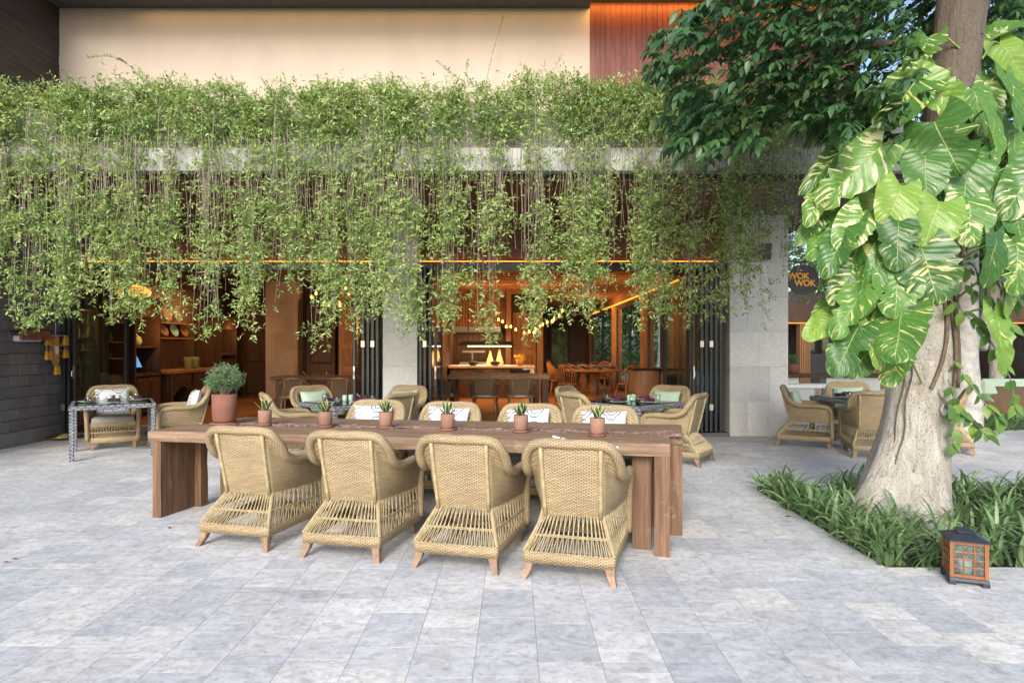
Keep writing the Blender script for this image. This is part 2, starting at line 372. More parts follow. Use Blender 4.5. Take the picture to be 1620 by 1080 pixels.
def m_pothos():
    n=NT('variegated pothos leaf'); uv=n.n('UVMap'); r=n.n('ObjectInfo',out='Random'); 
    u=n.n('SeparateXYZ',{0:uv}); v=n.n('SeparateXYZ',{0:uv},out=1)
    au=n.math('ABSOLUTE',n.math('SUBTRACT',u,.5))
    t=n.math('SUBTRACT',v,n.math('MULTIPLY',au,.55))          # runs along the side veins
    side=n.math('GREATER_THAN',u,.5)
    c=n.n('CombineXYZ',{0:n.math('ADD',n.math('MULTIPLY',au,1.1),n.math('MULTIPLY',side,5.3)),1:n.math('MULTIPLY',t,7.5),2:n.math('MULTIPLY',r,53.0)})
    s=n.noise(c,1.9,5,.55,.25); c2=n.n('VectorMath',{0:c,1:(2.2,4.5,1.0)},operation='MULTIPLY'); s2=n.noise(c2,2.2,3)
    amt=n.math('ADD',s,n.math('MULTIPLY',n.math('SUBTRACT',n.math('FRACT',n.math('MULTIPLY',r,9.7)),.55),.11))
    yel=n.math('MAXIMUM',n.ramp(amt,[(.60,0),(.63,1)]),n.math('MULTIPLY',n.ramp(s2,[(.66,0),(.70,1)]),.7))
    g=n.ramp(r,[(0,(.032,.10,.024)),(.35,(.06,.165,.032)),(.7,(.105,.235,.04)),(1,(.19,.32,.05))])
    g=n.mix(1,g,n.ramp(s2,[(.3,.8),(.7,1.15)]),'MULTIPLY')
    yc=n.ramp(n.math('FRACT',n.math('MULTIPLY',r,5.3)),[(0,(.55,.56,.18)),(.6,(.62,.60,.30)),(1,(.66,.66,.44))])
    col=n.mix(n.math('MULTIPLY',yel,.92),g,yc)
    spot=n.noise(c2,5.0,4,.7); col=n.mix(n.math('MULTIPLY',n.ramp(spot,[(.70,0),(.74,1)]),.8),col,(.16,.085,.03,1))
    rib=n.ramp(au,[(.006,1),(.014,0)]); vein=n.math('SINE',n.math('MULTIPLY',t,62.0))
    col=n.mix(n.math('MULTIPLY',rib,.7),col,(.36,.46,.14,1)); col=n.mix(n.math('MULTIPLY',n.ramp(vein,[(.93,0),(1,1)]),.25),col,(.28,.4,.12,1))
    n.bump(n.math('ADD',n.math('MULTIPLY',vein,.5),n.math('MULTIPLY',rib,-1.5)),.35,.006)
    n.fin(col,.36,.45); n.translucent(n.mix(.45,col,(.28,.48,.05,1)),.25); return n.m
MT['pothos']=m_pothos()
def m_sansev():
    n=NT('striped succulent leaf'); u=n.n('SeparateXYZ',{0:n.n('UVMap')}); au=n.math('ABSOLUTE',n.math('SUBTRACT',u,.5))
    f=n.noise(n.tc('Object'),60,2); col=n.mix(n.ramp(f,[(.45,0),(.6,1)]),(.018,.055,.025,1),(.06,.12,.06,1))
    return n.fin(n.mix(n.ramp(au,[(.33,0),(.38,1)]),col,(.45,.46,.17,1)),.4)
MT['sansev']=m_sansev()
def m_bark():
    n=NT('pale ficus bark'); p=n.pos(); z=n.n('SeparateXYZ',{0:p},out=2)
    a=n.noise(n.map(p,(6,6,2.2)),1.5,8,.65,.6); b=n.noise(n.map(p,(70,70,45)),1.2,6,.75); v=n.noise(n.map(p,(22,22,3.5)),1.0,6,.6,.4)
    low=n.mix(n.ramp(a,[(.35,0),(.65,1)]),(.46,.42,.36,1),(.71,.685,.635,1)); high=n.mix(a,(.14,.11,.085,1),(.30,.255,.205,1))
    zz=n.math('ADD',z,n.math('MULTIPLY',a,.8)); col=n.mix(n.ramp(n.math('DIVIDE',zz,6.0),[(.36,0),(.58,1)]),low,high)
    col=n.mix(n.math('MULTIPLY',n.ramp(b,[(.36,1),(.47,0)]),.7),col,(.09,.07,.055,1))
    col=n.mix(n.math('MULTIPLY',n.ramp(v,[(.29,1),(.38,0)]),.6),col,(.10,.075,.055,1))
    n.bump(n.math('ADD',b,n.math('MULTIPLY',v,1.6)),1.0,.035); return n.fin(col,.85,.2)
MT['bark']=m_bark()
MT['liana']=plain('brown liana',(.12,.085,.06,1),.8,var=.3,scale=20)
# ================================================================== SETTING
g=MB(); g.add([(-150,-150,-.06),(150,-150,-.06),(150,150,-.06),(-150,150,-.06)],[(0,1,2,3)])
g.build('ground',MT['soil'],kind='structure')
TW,U=.2905,.0995; X0=.1135
BEDX,BEDY0,BEDY1=X0+TW*8,4.13,6.33
terr=MB()
for x0,x1,y0,y1 in ((-7.6,BEDX+.02,-6,10.3),(BEDX+.02,14,-6,BEDY0+.02),(BEDX+.02,14,BEDY1-.02,13.1),):
    terr.box(x0,x1,y0,y1,-.055,-.005)
pav=terr.build('terrace_paving',MT['grout'],kind='structure')
def tile_geo(mb,x,y,w,l,z=0.0,c=.0004,tw=0):
    M=Matrix.Translation((x,y,z))@Matrix.Rotation(tw,4,'Z'); a,b=w/2,l/2
    ring=lambda i,h:[M@Vector(p) for p in ((-a+i,-b+i,h),(a-i,-b+i,h),(a-i,b-i,h),(-a+i,b-i,h))]
    vs=ring(0,-.03)+ring(0,-c)+ring(c,0)
    fs=[(8,9,10,11)]+[(i,(i+1)%4,4+(i+1)%4,4+i) for i in range(4)]+[(4+i,4+(i+1)%4,8+(i+1)%4,8+i) for i in range(4)]
    mb.add(vs,fs)
tiles=[]; rt=random.Random(21)
for k in range(-26,34):
    xa=X0+TW*k; xb=xa+TW; xm=(xa+xb)/2
    if xa<-7.3 or xb>10.3: continue
    end=10.06 if xm<4.4 else 13.05
    segs=[(1.3,BEDY0),(BEDY1,end)] if xm>BEDX else [(1.3-rt.random()*.3,end)]
    for ya,yb in segs:
        y=ya
        while y<yb-.02:
            q=rt.choices((1,2,3,4),(2,4,5,.6))[0]; l=q*U
            if y+l>yb-.05: l=yb-y; q=0
            tiles.append((xm,y+l/2,l,q)); y+=l
def scr(t):
    x,y,l,q=t; px=CX+x*F/y; py=CY+H*F/y
    if px<-20 or px>1640 or py>1100: return 0
    return l/(y**3)*(1 if q else 0)
tiles.sort(key=scr,reverse=True)
tm={}
for q in (1,2,3,4):
    b=MB(); tile_geo(b,0,0,TW-.0018,q*U-.0012); tm[q]=b.mesh('paving_tile',mats=[MT['tile']])
for t in tiles[:300]:
    obj('paving_tile',tm[t[3]],pav,(t[0],t[1],rt.uniform(-.0003,.0003)),rot=(rt.uniform(-.0006,.0006),rt.uniform(-.0006,.0006),0))
b=MB()
for t in tiles[300:]: tile_geo(b,t[0],t[1],TW-.0018,t[2]-.0012,rt.uniform(-.0003,.0003))
b.build('paving_tiles',MT['tile'],pav,kind='stuff')
far=MB(); far.box(4.4,40,13.1,40,-.055,-.004); far.box(14.02,40,-6,13.1,-.055,-.004); far.build('far_paving',MT['tilefar'],pav)
# planting bed soil
P=[[Vector((BEDX+.01+i*.09,BEDY0+.01+j*.09,-.035+.05*noise.noise((i*.35,j*.35,3)))) for j in range(25)] for i in range(62)]
sb=MB(); sb.grid(P); sb.build('planting_bed',MT['soil'],smooth=True,kind='structure')
# ------------------------------------------------------------------ volcanic stone wall on the left
sw=thing('stone_wall','dark grey pitted volcanic stone wall beside the open folding doors','wall',(-7.2,9,0))
b=MB(); b.box(-7.6,-7.212,6.2,10.62,0,3.52); b.build('wall_core',plain('wall mortar',(.19,.195,.21,1),.95,var=.2),sw,world=True)
pl=MB()
y=6.2
while y<10.55:
    l=random.uniform(.55,.85); pl.box(-7.25,-7.165,y+.003,min(y+l,10.62)-.003,0,.205); y+=l
pl.build('plinth',m_stone('grey plinth stone',(.13,.14,.155,1),(.24,.25,.27,1),scale=4,bumpk=.4),sw,bevel=.004,world=True)
blk=[]
for i in range(3):
    b=MB(); b.box(-.02,.014+.004*i,-.178,.178,-.077,.077); blk.append(b.mesh('stone_block',bevel=.005,mats=[MT['volcanic']]))
for r in range(15):
    z=.21+.08+r*.16; y=6.3+(r%2)*.18
    while y<10.6:
        obj('stone_block',random.choice(blk),sw,(0+random.uniform(-.004,.002),y-9,z)); y+=.362
b=MB(); b.box(-7.22,-7.19,6.2,10.62,2.62,3.52); b.build('upper_wall',MT['volcanic'],sw,world=True)
# ------------------------------------------------------------------ restaurant building
B=thing('restaurant_building','open-fronted restaurant with limestone pillars, vine-hung roof slab and cream upper wall','building',(0,10,0))
def part(name,mat,*boxes,bevel=0,parent=None,**kw):
    m=MB()
    for x in boxes: m.box(*x)
    return m.build(name,mat,parent or B,bevel=bevel,world=True,**kw)
part('roof_slab',MT['concrete'],(-7.6,5.2,7.8,9.6,3.60,3.885),(-7.6,5.2,9.6,13,3.62,3.88),bevel=.006)
part('planter_wall',MT['concrete'],(-7.6,5.0,8.02,8.12,3.885,4.42),(4.9,5.0,8.12,9.25,3.885,4.42))
part('planter_soil',MT['soil'],(-7.6,4.9,8.121,9.3,3.886,4.33))
so_=part('soffit',MT['darkwood'],(-7.6,5.15,7.95,10.3,3.545,3.60),(4.39,5.15,10.3,22,3.545,3.60))
for i in range(17):
    m=MB(); y=7.97+i*.136; m.box(-7.2,3.6,y,y+.13,3.52,3.545); m.build('soffit_board',MT['soffit'],so_,world=True)
    m=MB(); m.box(3.605,5.12,y,y+.13,3.52,3.545); m.build('soffit_board',MT['greywood'],so_,world=True)
m=MB()
for i in range(86): y=10.29+i*.136; m.box(4.4,5.12,y,y+.12,3.52,3.545)
m.build('soffit_boards',MT['greywood'],so_,world=True,kind='stuff')
hd=part('header_wall',MT['darkwood'],(-7.2,3.45,10.33,10.5,2.8,3.545))
for r in range(5):
    x=-7.2-random.random()*1.2
    while x<3.4:
        x1=min(x+2.4,3.45); m=MB(); m.box(max(x,-7.2)+.002,x1-.002,10.30,10.33,2.825+r*.139,2.825+r*.139+.135); m.build('header_board',MT['soffit'],hd,world=True); x+=2.4
part('header_beam',MT['alu'],(-7.19,3.45,10.18,10.42,2.66,2.795),bevel=.004)
part('led_strip',MT['led'],(-6.9,3.3,10.225,10.25,2.80,2.812))
# pillars
def pillar(x0,x1,y0,y1,mat,zt=3.52,rows=.555,z0=0.0):
    c=part('pillar',plain('panel joint',(.22,.22,.215,1),.9),(x0+.02,x1-.02,y0+.02,y1-.02,z0,zt-.002)); z=z0;k=0
    while z<zt-.05:
        z1=min(z+rows,zt); s=x0+(x1-x0)*((.30,.68,.5)[k%3]) if x1-x0>.7 else None
        cuts=[(x0,s),(s,x1)] if s else [(x0,x1)]
        for a,b_ in cuts:
            m=MB(); e=random.uniform(0,.0015); m.box(a+.0012,b_-.0012,y0-e,y0+.019,z+.0012,z1-.0012); m.build('stone_panel',mat,c,world=True,bevel=.0015)
        for xa,xb in ((x0,x0+.019),(x1-.019,x1)):
            m=MB(); m.box(xa,xb,y0+.0205,y1,z+.0012,z1-.0012); m.build('stone_panel',mat,c,world=True,bevel=.0015)
        z=z1;k+=1
    return c
pillar(3.45,4.38,10.07,10.95,MT['lime']); pillar(-2.08,-1.53,10.07,10.9,MT['lime'])
# upper storey
part('cream_wall',MT['plaster'],(-6.68,1.125,9.3,9.5,3.89,6.44))
cl=part('timber_cladding',MT['black'],(1.126,5.1,9.33,9.5,3.89,6.5))
for i in range(52):
    m=MB(); x=1.13+i*.0765; m.box(x,x+.0735,9.30+random.uniform(0,.004),9.33,3.89,6.49); m.build('cladding_board',MT['redwood'],cl,world=True)
dk=part('side_cladding',MT['black'],(-6.9,-6.70,6.5,9.3,3.89,6.44))
for i in range(21):
    m=MB(); z=3.9+i*.12; m.box(-6.70,-6.68+random.uniform(0,.004),6.5,9.298,z,z+.116); m.build('cladding_board',MT['darkwood'],dk,world=True)
m=MB(); m.box(-6.68,-6.63,6.5,9.29,4.66,4.74); m.build('rail',plain('grey rail',(.10,.09,.095,1),.5),dk,world=True)
part('eave',plain('grey eave board',(.10,.098,.095,1),.7),(-7.2,1.12,8.3,9.6,6.40,6.6),(1.122,5.4,8.3,9.6,6.5,6.6))
part('upper_roof',MT['darkwood'],(-7.6,5.6,7.9,14,6.6,6.8))
part('cove_light',emit('upper cove strip',(1,.50,.10),9),(1.14,4.6,9.17,9.2,6.48,6.498))
# ------------------------------------------------------------------ folding doors
dm=MB(); dm.box(-.021,.021,-.42,-.36,.02,2.64); dm.box(-.021,.021,.36,.42,.02,2.64); dm.box(-.02,.02,-.36,.36,.02,.12); dm.box(-.02,.02,-.36,.36,2.56,2.64)
dmesh=dm.mesh('folding_door',bevel=.003,mats=[MT['alu']])
gm=MB(); gm.box(-.004,.004,-.36,.36,.12,2.56); gmesh=gm.mesh('glass',mats=[MT['glass']])
hm=MB(); hm.box(-.03,.03,-.434,-.4205,-.05,.05); hmesh=hm.mesh('hinge',bevel=.002,mats=[MT['steel']])
lm=MB(); lm.box(-.012,.012,-.43,-.4205,.86,1.06); lm.tube([(0,-.43,.98),(0,-.47,.98),(0,-.475,.90)],.008,6); lmesh=lm.mesh('handle',mats=[MT['steel']])
def leafdoor(x,y,rz=0,hinge=False,handle=False):
    d=obj('folding_door',dmesh,B,(x,y-10,.06),rz); obj('glass',gmesh,d)
    if hinge: obj('hinge',hmesh,d,(0,0,1.41)); obj('hinge',hmesh,d,(0,0,.41))
    if handle: obj('handle',lmesh,d)
for xs in (((-7.12,1,0),(-7.045,0,0),(-6.95,0,1)),((-2.52,0,1),(-2.375,1,0),(-2.30,0,0),(-2.225,1,0),(-2.15,0,0)),((-1.47,0,0),(-1.40,1,0),(-1.32,0,0),(-1.23,0,1)),((2.86,0,1),(2.98,1,0),(3.06,0,0),(3.135,1,0),(3.21,0,0),(3.29,0,0))):
    for x,h,hl in xs: leafdoor(x,10.42,random.uniform(-.01,.01),h,hl)
leafdoor(2.72,10.55,R(14),0,0); leafdoor(-6.86,10.62,R(-20),0,1)
part('threshold',plain('threshold stone',(.09,.095,.10,1),.7),(-7.2,3.45,10.063,10.9,-.05,.058))
# ------------------------------------------------------------------ interior shell
part('interior_floor',MT['parquet'],(-8.3,3.25,10.9,27,-.05,.08))
part('interior_wall',m_stone('brown stone tile',(.11,.065,.04,1),(.19,.115,.07,1),scale=5,bumpk=.3),(-8.4,-7.75,10.62,17.2,.08,3.2))
part('back_wall',MT['cabinet'],(-8.3,-1.7,16.9,17.1,.08,3.2),(-1.8,.72,18.6,18.8,.08,3.2),(.72,.84,18.6,26.9,.08,3.2),(.7,3.4,26.6,26.9,.08,3.2))
part('partition',MT['cabinet'],(-1.86,-1.72,10.95,18.6,.08,3.2))
part('ceiling',MT['cabinet'],(-8.3,3.4,10.5,27,3.1,3.25))
m=MB()
for i in range(42): m.box(-1.7,3.15,12.2+i*.34,12.2+i*.34+.15,2.94,3.0)
m.build('ceiling_slats',m_wood('ceiling slat',(.20,.085,.035,1),(.30,.13,.055,1),0,.5),B,world=True,kind='stuff')
pillar(-6.35,-5.62,16.2,16.88,MT['lime_in'],3.1,.42,.08)
# glazed side wall of the dining hall
for i,y in enumerate((12.4,15.4,20.0,26.2)): part('post',MT['warmwood'],(3.12,3.40,y-.13,y+.13,.08,2.66),bevel=.005)
part('side_beam',MT['warmwood'],(3.14,3.4,10.95,26.6,2.66,3.1))
part('led_strip',MT['led'],(3.10,3.135,11.2,26.2,2.675,2.69))
for ya,yb in ((12.53,15.27),(15.53,19.87),(20.13,26.07)):
    n_=2
    for i in range(n_):
        a=ya+(yb-ya)*i/n_; c=ya+(yb-ya)*(i+1)/n_
        w_=part('window',MT['alu'],(3.24,3.30,a,a+.07,.08,2.66),(3.24,3.30,c-.07,c-.001,.08,2.66),(3.24,3.30,a+.07,c-.07,.08,.2),(3.24,3.30,a+.07,c-.07,2.56,2.66))
        m=MB(); m.box(3.264,3.27,a+.07,c-.07,.2,2.56); m.build('pane',MT['glass'],w_,world=True)
# carved dark door and panelled cupboard on the back wall, each with raised panels
def panelled(name,x0,x1,y,z0,z1,mat,cols=1,rows=3):
    d=part(name,mat,(x0,x1,y,y+.06,z0,z1),bevel=.004)
    for i in range(cols):
        for j in range(rows):
            w_=(x1-x0)/cols; h_=(z1-z0)/rows; a=x0+i*w_; c=z0+j*h_
            m=MB(); m.hexa([(a+.08,y,c+.08),(a+w_-.08,y,c+.08),(a+w_-.08,y,c+h_-.08),(a+.08,y,c+h_-.08)],[(a+.12,y-.03,c+.12),(a+w_-.12,y-.03,c+.12),(a+w_-.12,y-.03,c+h_-.12),(a+.12,y-.03,c+h_-.12)])
            m.build('door_panel',mat,d,world=True)
    return d
panelled('carved_door',-7.2,-6.42,16.80,.08,2.6,MT['cabinet'],1,3)
panelled('cupboard_door',-5.35,-4.62,16.4,.08,2.5,MT['cabinet'],1,3)
panelled('panelled_door',-.02,.66,18.5,.08,2.4,MT['warmwood'],2,2)
part('door_post',MT['warmwood'],(.68,.86,18.2,18.58,.08,3.1),(-.22,-.06,18.2,18.58,.08,3.1))
ew=part('end_window',MT['black'],(1.5,1.62,26.5,26.59,.3,2.3),(2.28,2.4,26.5,26.59,.3,2.3),(1.62,2.28,26.5,26.59,.3,.42),(1.62,2.28,26.5,26.59,2.18,2.3))
m=MB(); m.box(1.62,2.28,26.55,26.56,.42,2.18); m.build('pane',plain('garden seen through end window',(.10,.17,.08,1),.2,var=.8,scale=3),ew,world=True)
# ------------------------------------------------------------------ lamps inside the restaurant
def plight(name,loc,e,r=.08,c=(1,.60,.28)):
    l=bpy.data.lights.new(name,'POINT'); l.energy=e; l.shadow_soft_size=r; l.color=c
    o=bpy.data.objects.new(name,l); COL.objects.link(o); o.location=loc; o.visible_glossy=False; return o
def alight(name,loc,rot,sx,sy,e,c=(1,.60,.28)):
    l=bpy.data.lights.new(name,'AREA'); l.shape='RECTANGLE'; l.size=sx; l.size_y=sy; l.energy=e; l.color=c
    o=bpy.data.objects.new(name,l); COL.objects.link(o); o.location=loc; o.rotation_euler=rot; o.visible_glossy=False; return o
bm_=MB(); bm_.lathe([(.001,-.05),(.03,-.035),(.04,0),(.032,.03),(.015,.055),(.012,.075)],10); bulbme=bm_.mesh('bulb',True,mats=[MT['bulb']])
cm=MB(); cm.lathe([(.016,.07),(.018,.12),(.004,.125),(.003,.9)],8); capme=cm.mesh('cord',mats=[MT['black']])
gg=MB(); gg.lathe([(.02,.08),(.06,.05),(.085,0),(.06,-.06),(.001,-.085)],12,cap=False); globeme=gg.mesh('glass_globe',True,mats=[MT['clear']])
def pendant(loc,label,group):
    t=thing('pendant_bulb',label,'lamp',loc,group=group); t.scale=(.72,)*3; obj('bulb',bulbme,t); obj('cord',capme,t); obj('glass_globe',globeme,t)
for px,py in ((788,504),(795,510),(803,515),(808,517),(816,519),(829,525),(836,523),(842,525),(850,519),(855,516),(861,513),(867,510),(871,506),(877,503),(883,497),(888,493),(718,432),(737,433),(753,444),(706,442),(706,455)):
    Y=15.6+random.uniform(-.7,.7); pendant(at(px+random.uniform(-3,3),py+random.uniform(-3,3),Y),'glowing round glass bulb hanging in the dining hall string','pendant bulbs strung through the dining hall')
for px,py in ((500,464),(514,478),(520,482),(537,480),(538,483),(552,465),(547,456),(493,470)):
    Y=13.4+random.uniform(-.2,.2); pendant(at(px,py,Y),'glowing round glass bulb over the bar-side table','pendant bulbs over the bar-side table')
for p,e in (((.6,15.4,1.9),70),((-1.0,15.4,2.0),60),((-4.0,13.2,2.0),48),((2.2,19,2.1),70),((2.0,14,2.1),36),((-3.4,15.8,2.0),42)): plight('indoor_light',p,e,.15)  # point lights near the bulbs, plus hall and bar spots without any bulb
plight('niche_glow',(-6.95,12.4,1.75),9,.05); plight('niche_glow',(-6.95,15.8,1.75),6,.05); plight('cabinet_top_glow',(-7.3,12.4,2.6),6,.1,(1,.45,.1))
alight('shelf_wash',(-7.2,14.0,2.55),(0,R(25),0),.3,2.2,12)
alight('heat_lamp_wash',(-.7,16.7,1.36),(0,0,0),1.4,.1,20,(1,.75,.45)); alight('hood_wash',(-1.0,17.7,1.95),(0,0,0),1.2,.5,18,(1,.72,.4))
alight('slat_wash',(-1.0,18.2,2.0),(R(180),0,0),1.6,.15,16,(1,.6,.2))
alight('led_wash',(-1.8,10.24,2.79),(0,0,0),10.0,.02,10,(1,.45,.1)); alight('side_cove_wash',(3.05,18,2.66),(0,R(-40),0),.05,14,18,(1,.45,.1))
alight('upper_cove_wash',(2.6,9.185,6.47),(0,0,0),3.4,.04,16,(1,.5,.1)); alight('upper_cove_wash',(-2.0,9.14,6.38),(0,0,0),7.0,.04,4,(1,.6,.25))
# ------------------------------------------------------------------ left room furniture (stands along the brown stone wall, fronts face +X)
def boxes(mb,*bs):
    for q in bs: mb.box(*q)
    return mb
hu=thing('carved_hutch','tall carved dark hutch with a lit niche holding a yellow teapot','cabinet',(-7.4,12.4,.08))
boxes(MB(),(-7.75,-7.15,11.95,12.0,.08,2.3),(-7.75,-7.15,12.78,12.83,.08,2.3),(-7.75,-7.7,12.0,12.78,.08,2.3),(-7.70,-7.15,12.0,12.78,.85,.9),(-7.70,-7.2,12.0,12.78,1.40,1.43),(-7.70,-7.15,12.0,12.78,2.02,2.25)).build('carcass',MT['cabinet'],hu,bevel=.004,world=True)
boxes(MB(),(-7.8,-7.08,11.9,12.9,2.3,2.37),(-7.78,-7.1,11.93,12.86,2.25,2.3)).build('cornice',MT['cabinet'],hu,bevel=.006,world=True)
for a,c in ((12.02,12.38),(12.4,12.77)):
    d=boxes(MB(),(-7.17,-7.14,a,c,.14,.82)).build('door',MT['cabinet'],hu,bevel=.004,world=True); boxes(MB(),(-7.14,-7.12,a+.06,c-.06,.22,.74)).build('panel',MT['cabinet'],d,bevel=.006,world=True)
for z0,z1 in ((.2,.8),(.95,1.9)): boxes(MB(),(-7.65,-7.25,11.935,11.95,z0,z1)).build('side_panel',MT['cabinet'],hu,bevel=.006,world=True)
def teapot(loc,mat,label,rz=0,s=1):
    t=thing('teapot',label,'teapot',loc,rz); m=MB(); m.lathe([(.07*s,0),(.10*s,.03*s),(.12*s,.09*s),(.10*s,.16*s),(.06*s,.19*s),(.05*s,.2*s)],16); m.build('body',mat,t,True)
    m=MB(); m.tube([(.1*s,0,.06*s),(.17*s,0,.1*s),(.2*s,0,.17*s)],[.022*s,.015*s,.01*s],8); m.build('spout',mat,t,True)
    m=MB(); m.tube(catmull([(-.10*s,0,.15*s),(-.17*s,0,.15*s),(-.18*s,0,.08*s),(-.11*s,0,.05*s)]),.01*s,6); m.build('handle',mat,t,True)
    m=MB(); m.lathe([(.052*s,.2*s),(.03*s,.225*s),(.012*s,.23*s),(.016*s,.25*s),(.001,.262*s)],12); m.build('lid',mat,t,True)
teapot((-7.4,12.35,1.432),MT['olive'],'yellow glazed teapot in the lit hutch niche',R(90),1.1)
ts=thing('till_screen','small blue till screen standing in the carved hutch','screen',(-7.35,12.35,.9))
m=MB(); m.bar((0,0,.12),(-.10,0,.33),.30,.02,(1,0,.3)); m.build('display',MT['screen'],ts); m=MB(); m.box(-.12,.05,-.08,.08,0,.02); m.bar((-.05,0,.02),(-.04,0,.16),.03,.03); m.build('stand',MT['black'],ts)
tw=thing('carved_cupboard','dark carved corner cupboard with an amber lit niche beside the closed door','cabinet',(-7.4,15.8,.08))
boxes(MB(),(-7.75,-7.1,15.35,15.42,.08,2.1),(-7.75,-7.1,16.2,16.27,.08,2.1),(-7.75,-7.7,15.42,16.2,.08,2.1),(-7.7,-7.1,15.42,16.2,1.2,1.25),(-7.7,-7.1,15.42,16.2,1.85,2.1),(-7.7,-7.1,15.42,16.2,.08,1.1)).build('carcass',MT['cabinet'],tw,bevel=.004,world=True)
for a,c in ((15.45,15.8),(15.83,16.18)): boxes(MB(),(-7.1,-7.075,a,c,.2,1.05)).build('door',MT['cabinet'],tw,bevel=.01,world=True)
boxes(MB(),(-7.8,-7.03,15.3,16.32,2.1,2.18)).build('cornice',MT['cabinet'],tw,bevel=.01,world=True)
sb_=thing('sideboard','long carved timber sideboard with arched knee hole under ceramic shelves','sideboard',(-7.3,14,.08))
boxes(MB(),(-7.75,-6.98,12.95,15.3,.86,.92)).build('top',MT['warmwood'],sb_,bevel=.006,world=True)
boxes(MB(),(-7.7,-7.05,13.05,13.12,.08,.86),(-7.7,-7.05,13.85,13.92,.08,.86),(-7.7,-7.05,15.16,15.23,.08,.86),(-7.7,-7.65,13.1,15.2,.08,.86),(-7.66,-7.05,13.92,15.16,.08,.6),(-7.66,-7.05,13.12,15.16,.6,.86)).build('carcass',MT['cabinet'],sb_,bevel=.004,world=True)
for a,c in ((13.15,13.82),(13.95,14.53),(14.56,15.13)): boxes(MB(),(-7.05,-7.03,a,c,.64,.82)).build('drawer',MT['cabinet'],sb_,bevel=.008,world=True)
for a,c in ((13.95,14.53),(14.56,15.13)): boxes(MB(),(-7.05,-7.03,a,c,.14,.57)).build('door',MT['cabinet'],sb_,bevel=.008,world=True)
m=MB(); A=[Vector((-7.04,13.12+.73*t/10,.38+.2*math.sin(math.pi*t/10))) for t in range(11)]
m.grid([[p,Vector((p.x,p.y,.6))] for p in A]); m.build('arch',MT['cabinet'],sb_,world=True)
for i,(y,lab) in enumerate(((14.2,'olive glazed jug on the sideboard, handle towards the hutch'),(14.5,'olive glazed jug on the sideboard nearer the lit corner cupboard'))):
    t=thing('jug',lab,'jug',(-7.3,y,.92),R(30+60*i)); m=MB(); m.lathe([(.075,0),(.09,.02),(.085,.15),(.095,.26),(.085,.262),(.07,.03)],16); m.build('body',MT['olive'],t,True)
    m=MB(); m.tube(catmull([(.085,0,.22),(.16,0,.21),(.15,0,.09),(.085,0,.06)]),.012,6); m.build('handle',MT['olive'],t,True)
for z,n_ in ((1.62,4),(1.95,3)):
    sh=boxes(MB(),(-7.75,-7.5,13.1,14.9,z-.03,z)).build('wall_shelf',MT['warmwood'],None,bevel=.003,label='%s timber shelf of half-round plates on the brown stone wall'%('lower' if z<1.8 else 'upper'),cat='shelf')
    for i in range(n_):
        m=MB(); m.lathe([(.001,0),(.10,.012),(.155,.05),(.15,.055),(.09,.022),(.001,.012)],16)
        m.build('ceramic_plate',MT['ceramic'] if (i+n_)%3 else MT['mint'],None,True,loc=(-7.6,13.25+i*.42+(.15 if n_==3 else 0),z+.15),rot=(0,R(70),0),label='glazed plate propped upright on the %s wall shelf'%('lower' if z<1.8 else 'upper'),cat='plate',group='plates on the wall shelves')
va=thing('dark_vase','tall dark vase on top of the corner cupboard','vase',(-7.4,15.6,2.18)); m=MB(); m.lathe([(.08,0),(.13,.1),(.12,.22),(.05,.34),(.06,.42),(.05,.42),(.04,.34)],16); m.build('body',MT['black'],va,True)
gl=thing('woven_lamp','glowing woven lamp on top of the carved hutch','lamp',(-7.42,12.38,2.37))
m=MB(); m.lathe([(.16,0),(.28,.06),(.30,.13),(.2,.22),(.06,.26)],16); m.build('shade',MT['lampshade'],gl,True); m=MB(); m.lathe([(.10,-.001),(.10,.03)],12); m.build('base',MT['brass'],gl)
# glazed display cabinet at the left jamb
dc=thing('display_cabinet','narrow dark glazed cabinet of trinkets beside the carved hutch','cabinet',(-7.7,11.4,.08))
boxes(MB(),(-7.75,-7.2,11.1,11.14,.08,2.3),(-7.75,-7.2,11.76,11.8,.08,2.3),(-7.75,-7.7,11.14,11.76,.08,2.3),(-7.7,-7.2,11.14,11.76,2.24,2.3),(-7.7,-7.2,11.14,11.76,.08,.9)).build('carcass',MT['cabinet'],dc,world=True)
for z in (1.2,1.5,1.85): boxes(MB(),(-7.7,-7.22,11.14,11.76,z,z+.02)).build('shelf',MT['warmwood'],dc,world=True)
plight('cabinet_glow',(-7.35,11.45,2.15),3,.04)
k=0
for z in (1.22,1.52,1.87):
    for y in (11.25,11.42,11.6):
        m=MB(); h_=random.uniform(.1,.2); m.lathe([(.035,0),(.05,h_*.4),(.02,h_*.7),(.03,h_)],10)
        m.build('trinket',random.choice((MT['brass'],MT['olive'],MT['ceramic'])),None,True,loc=(-7.4,y,z),label='small trinket pot inside the glazed display cabinet',cat='ornament',group='trinkets in the display cabinet')
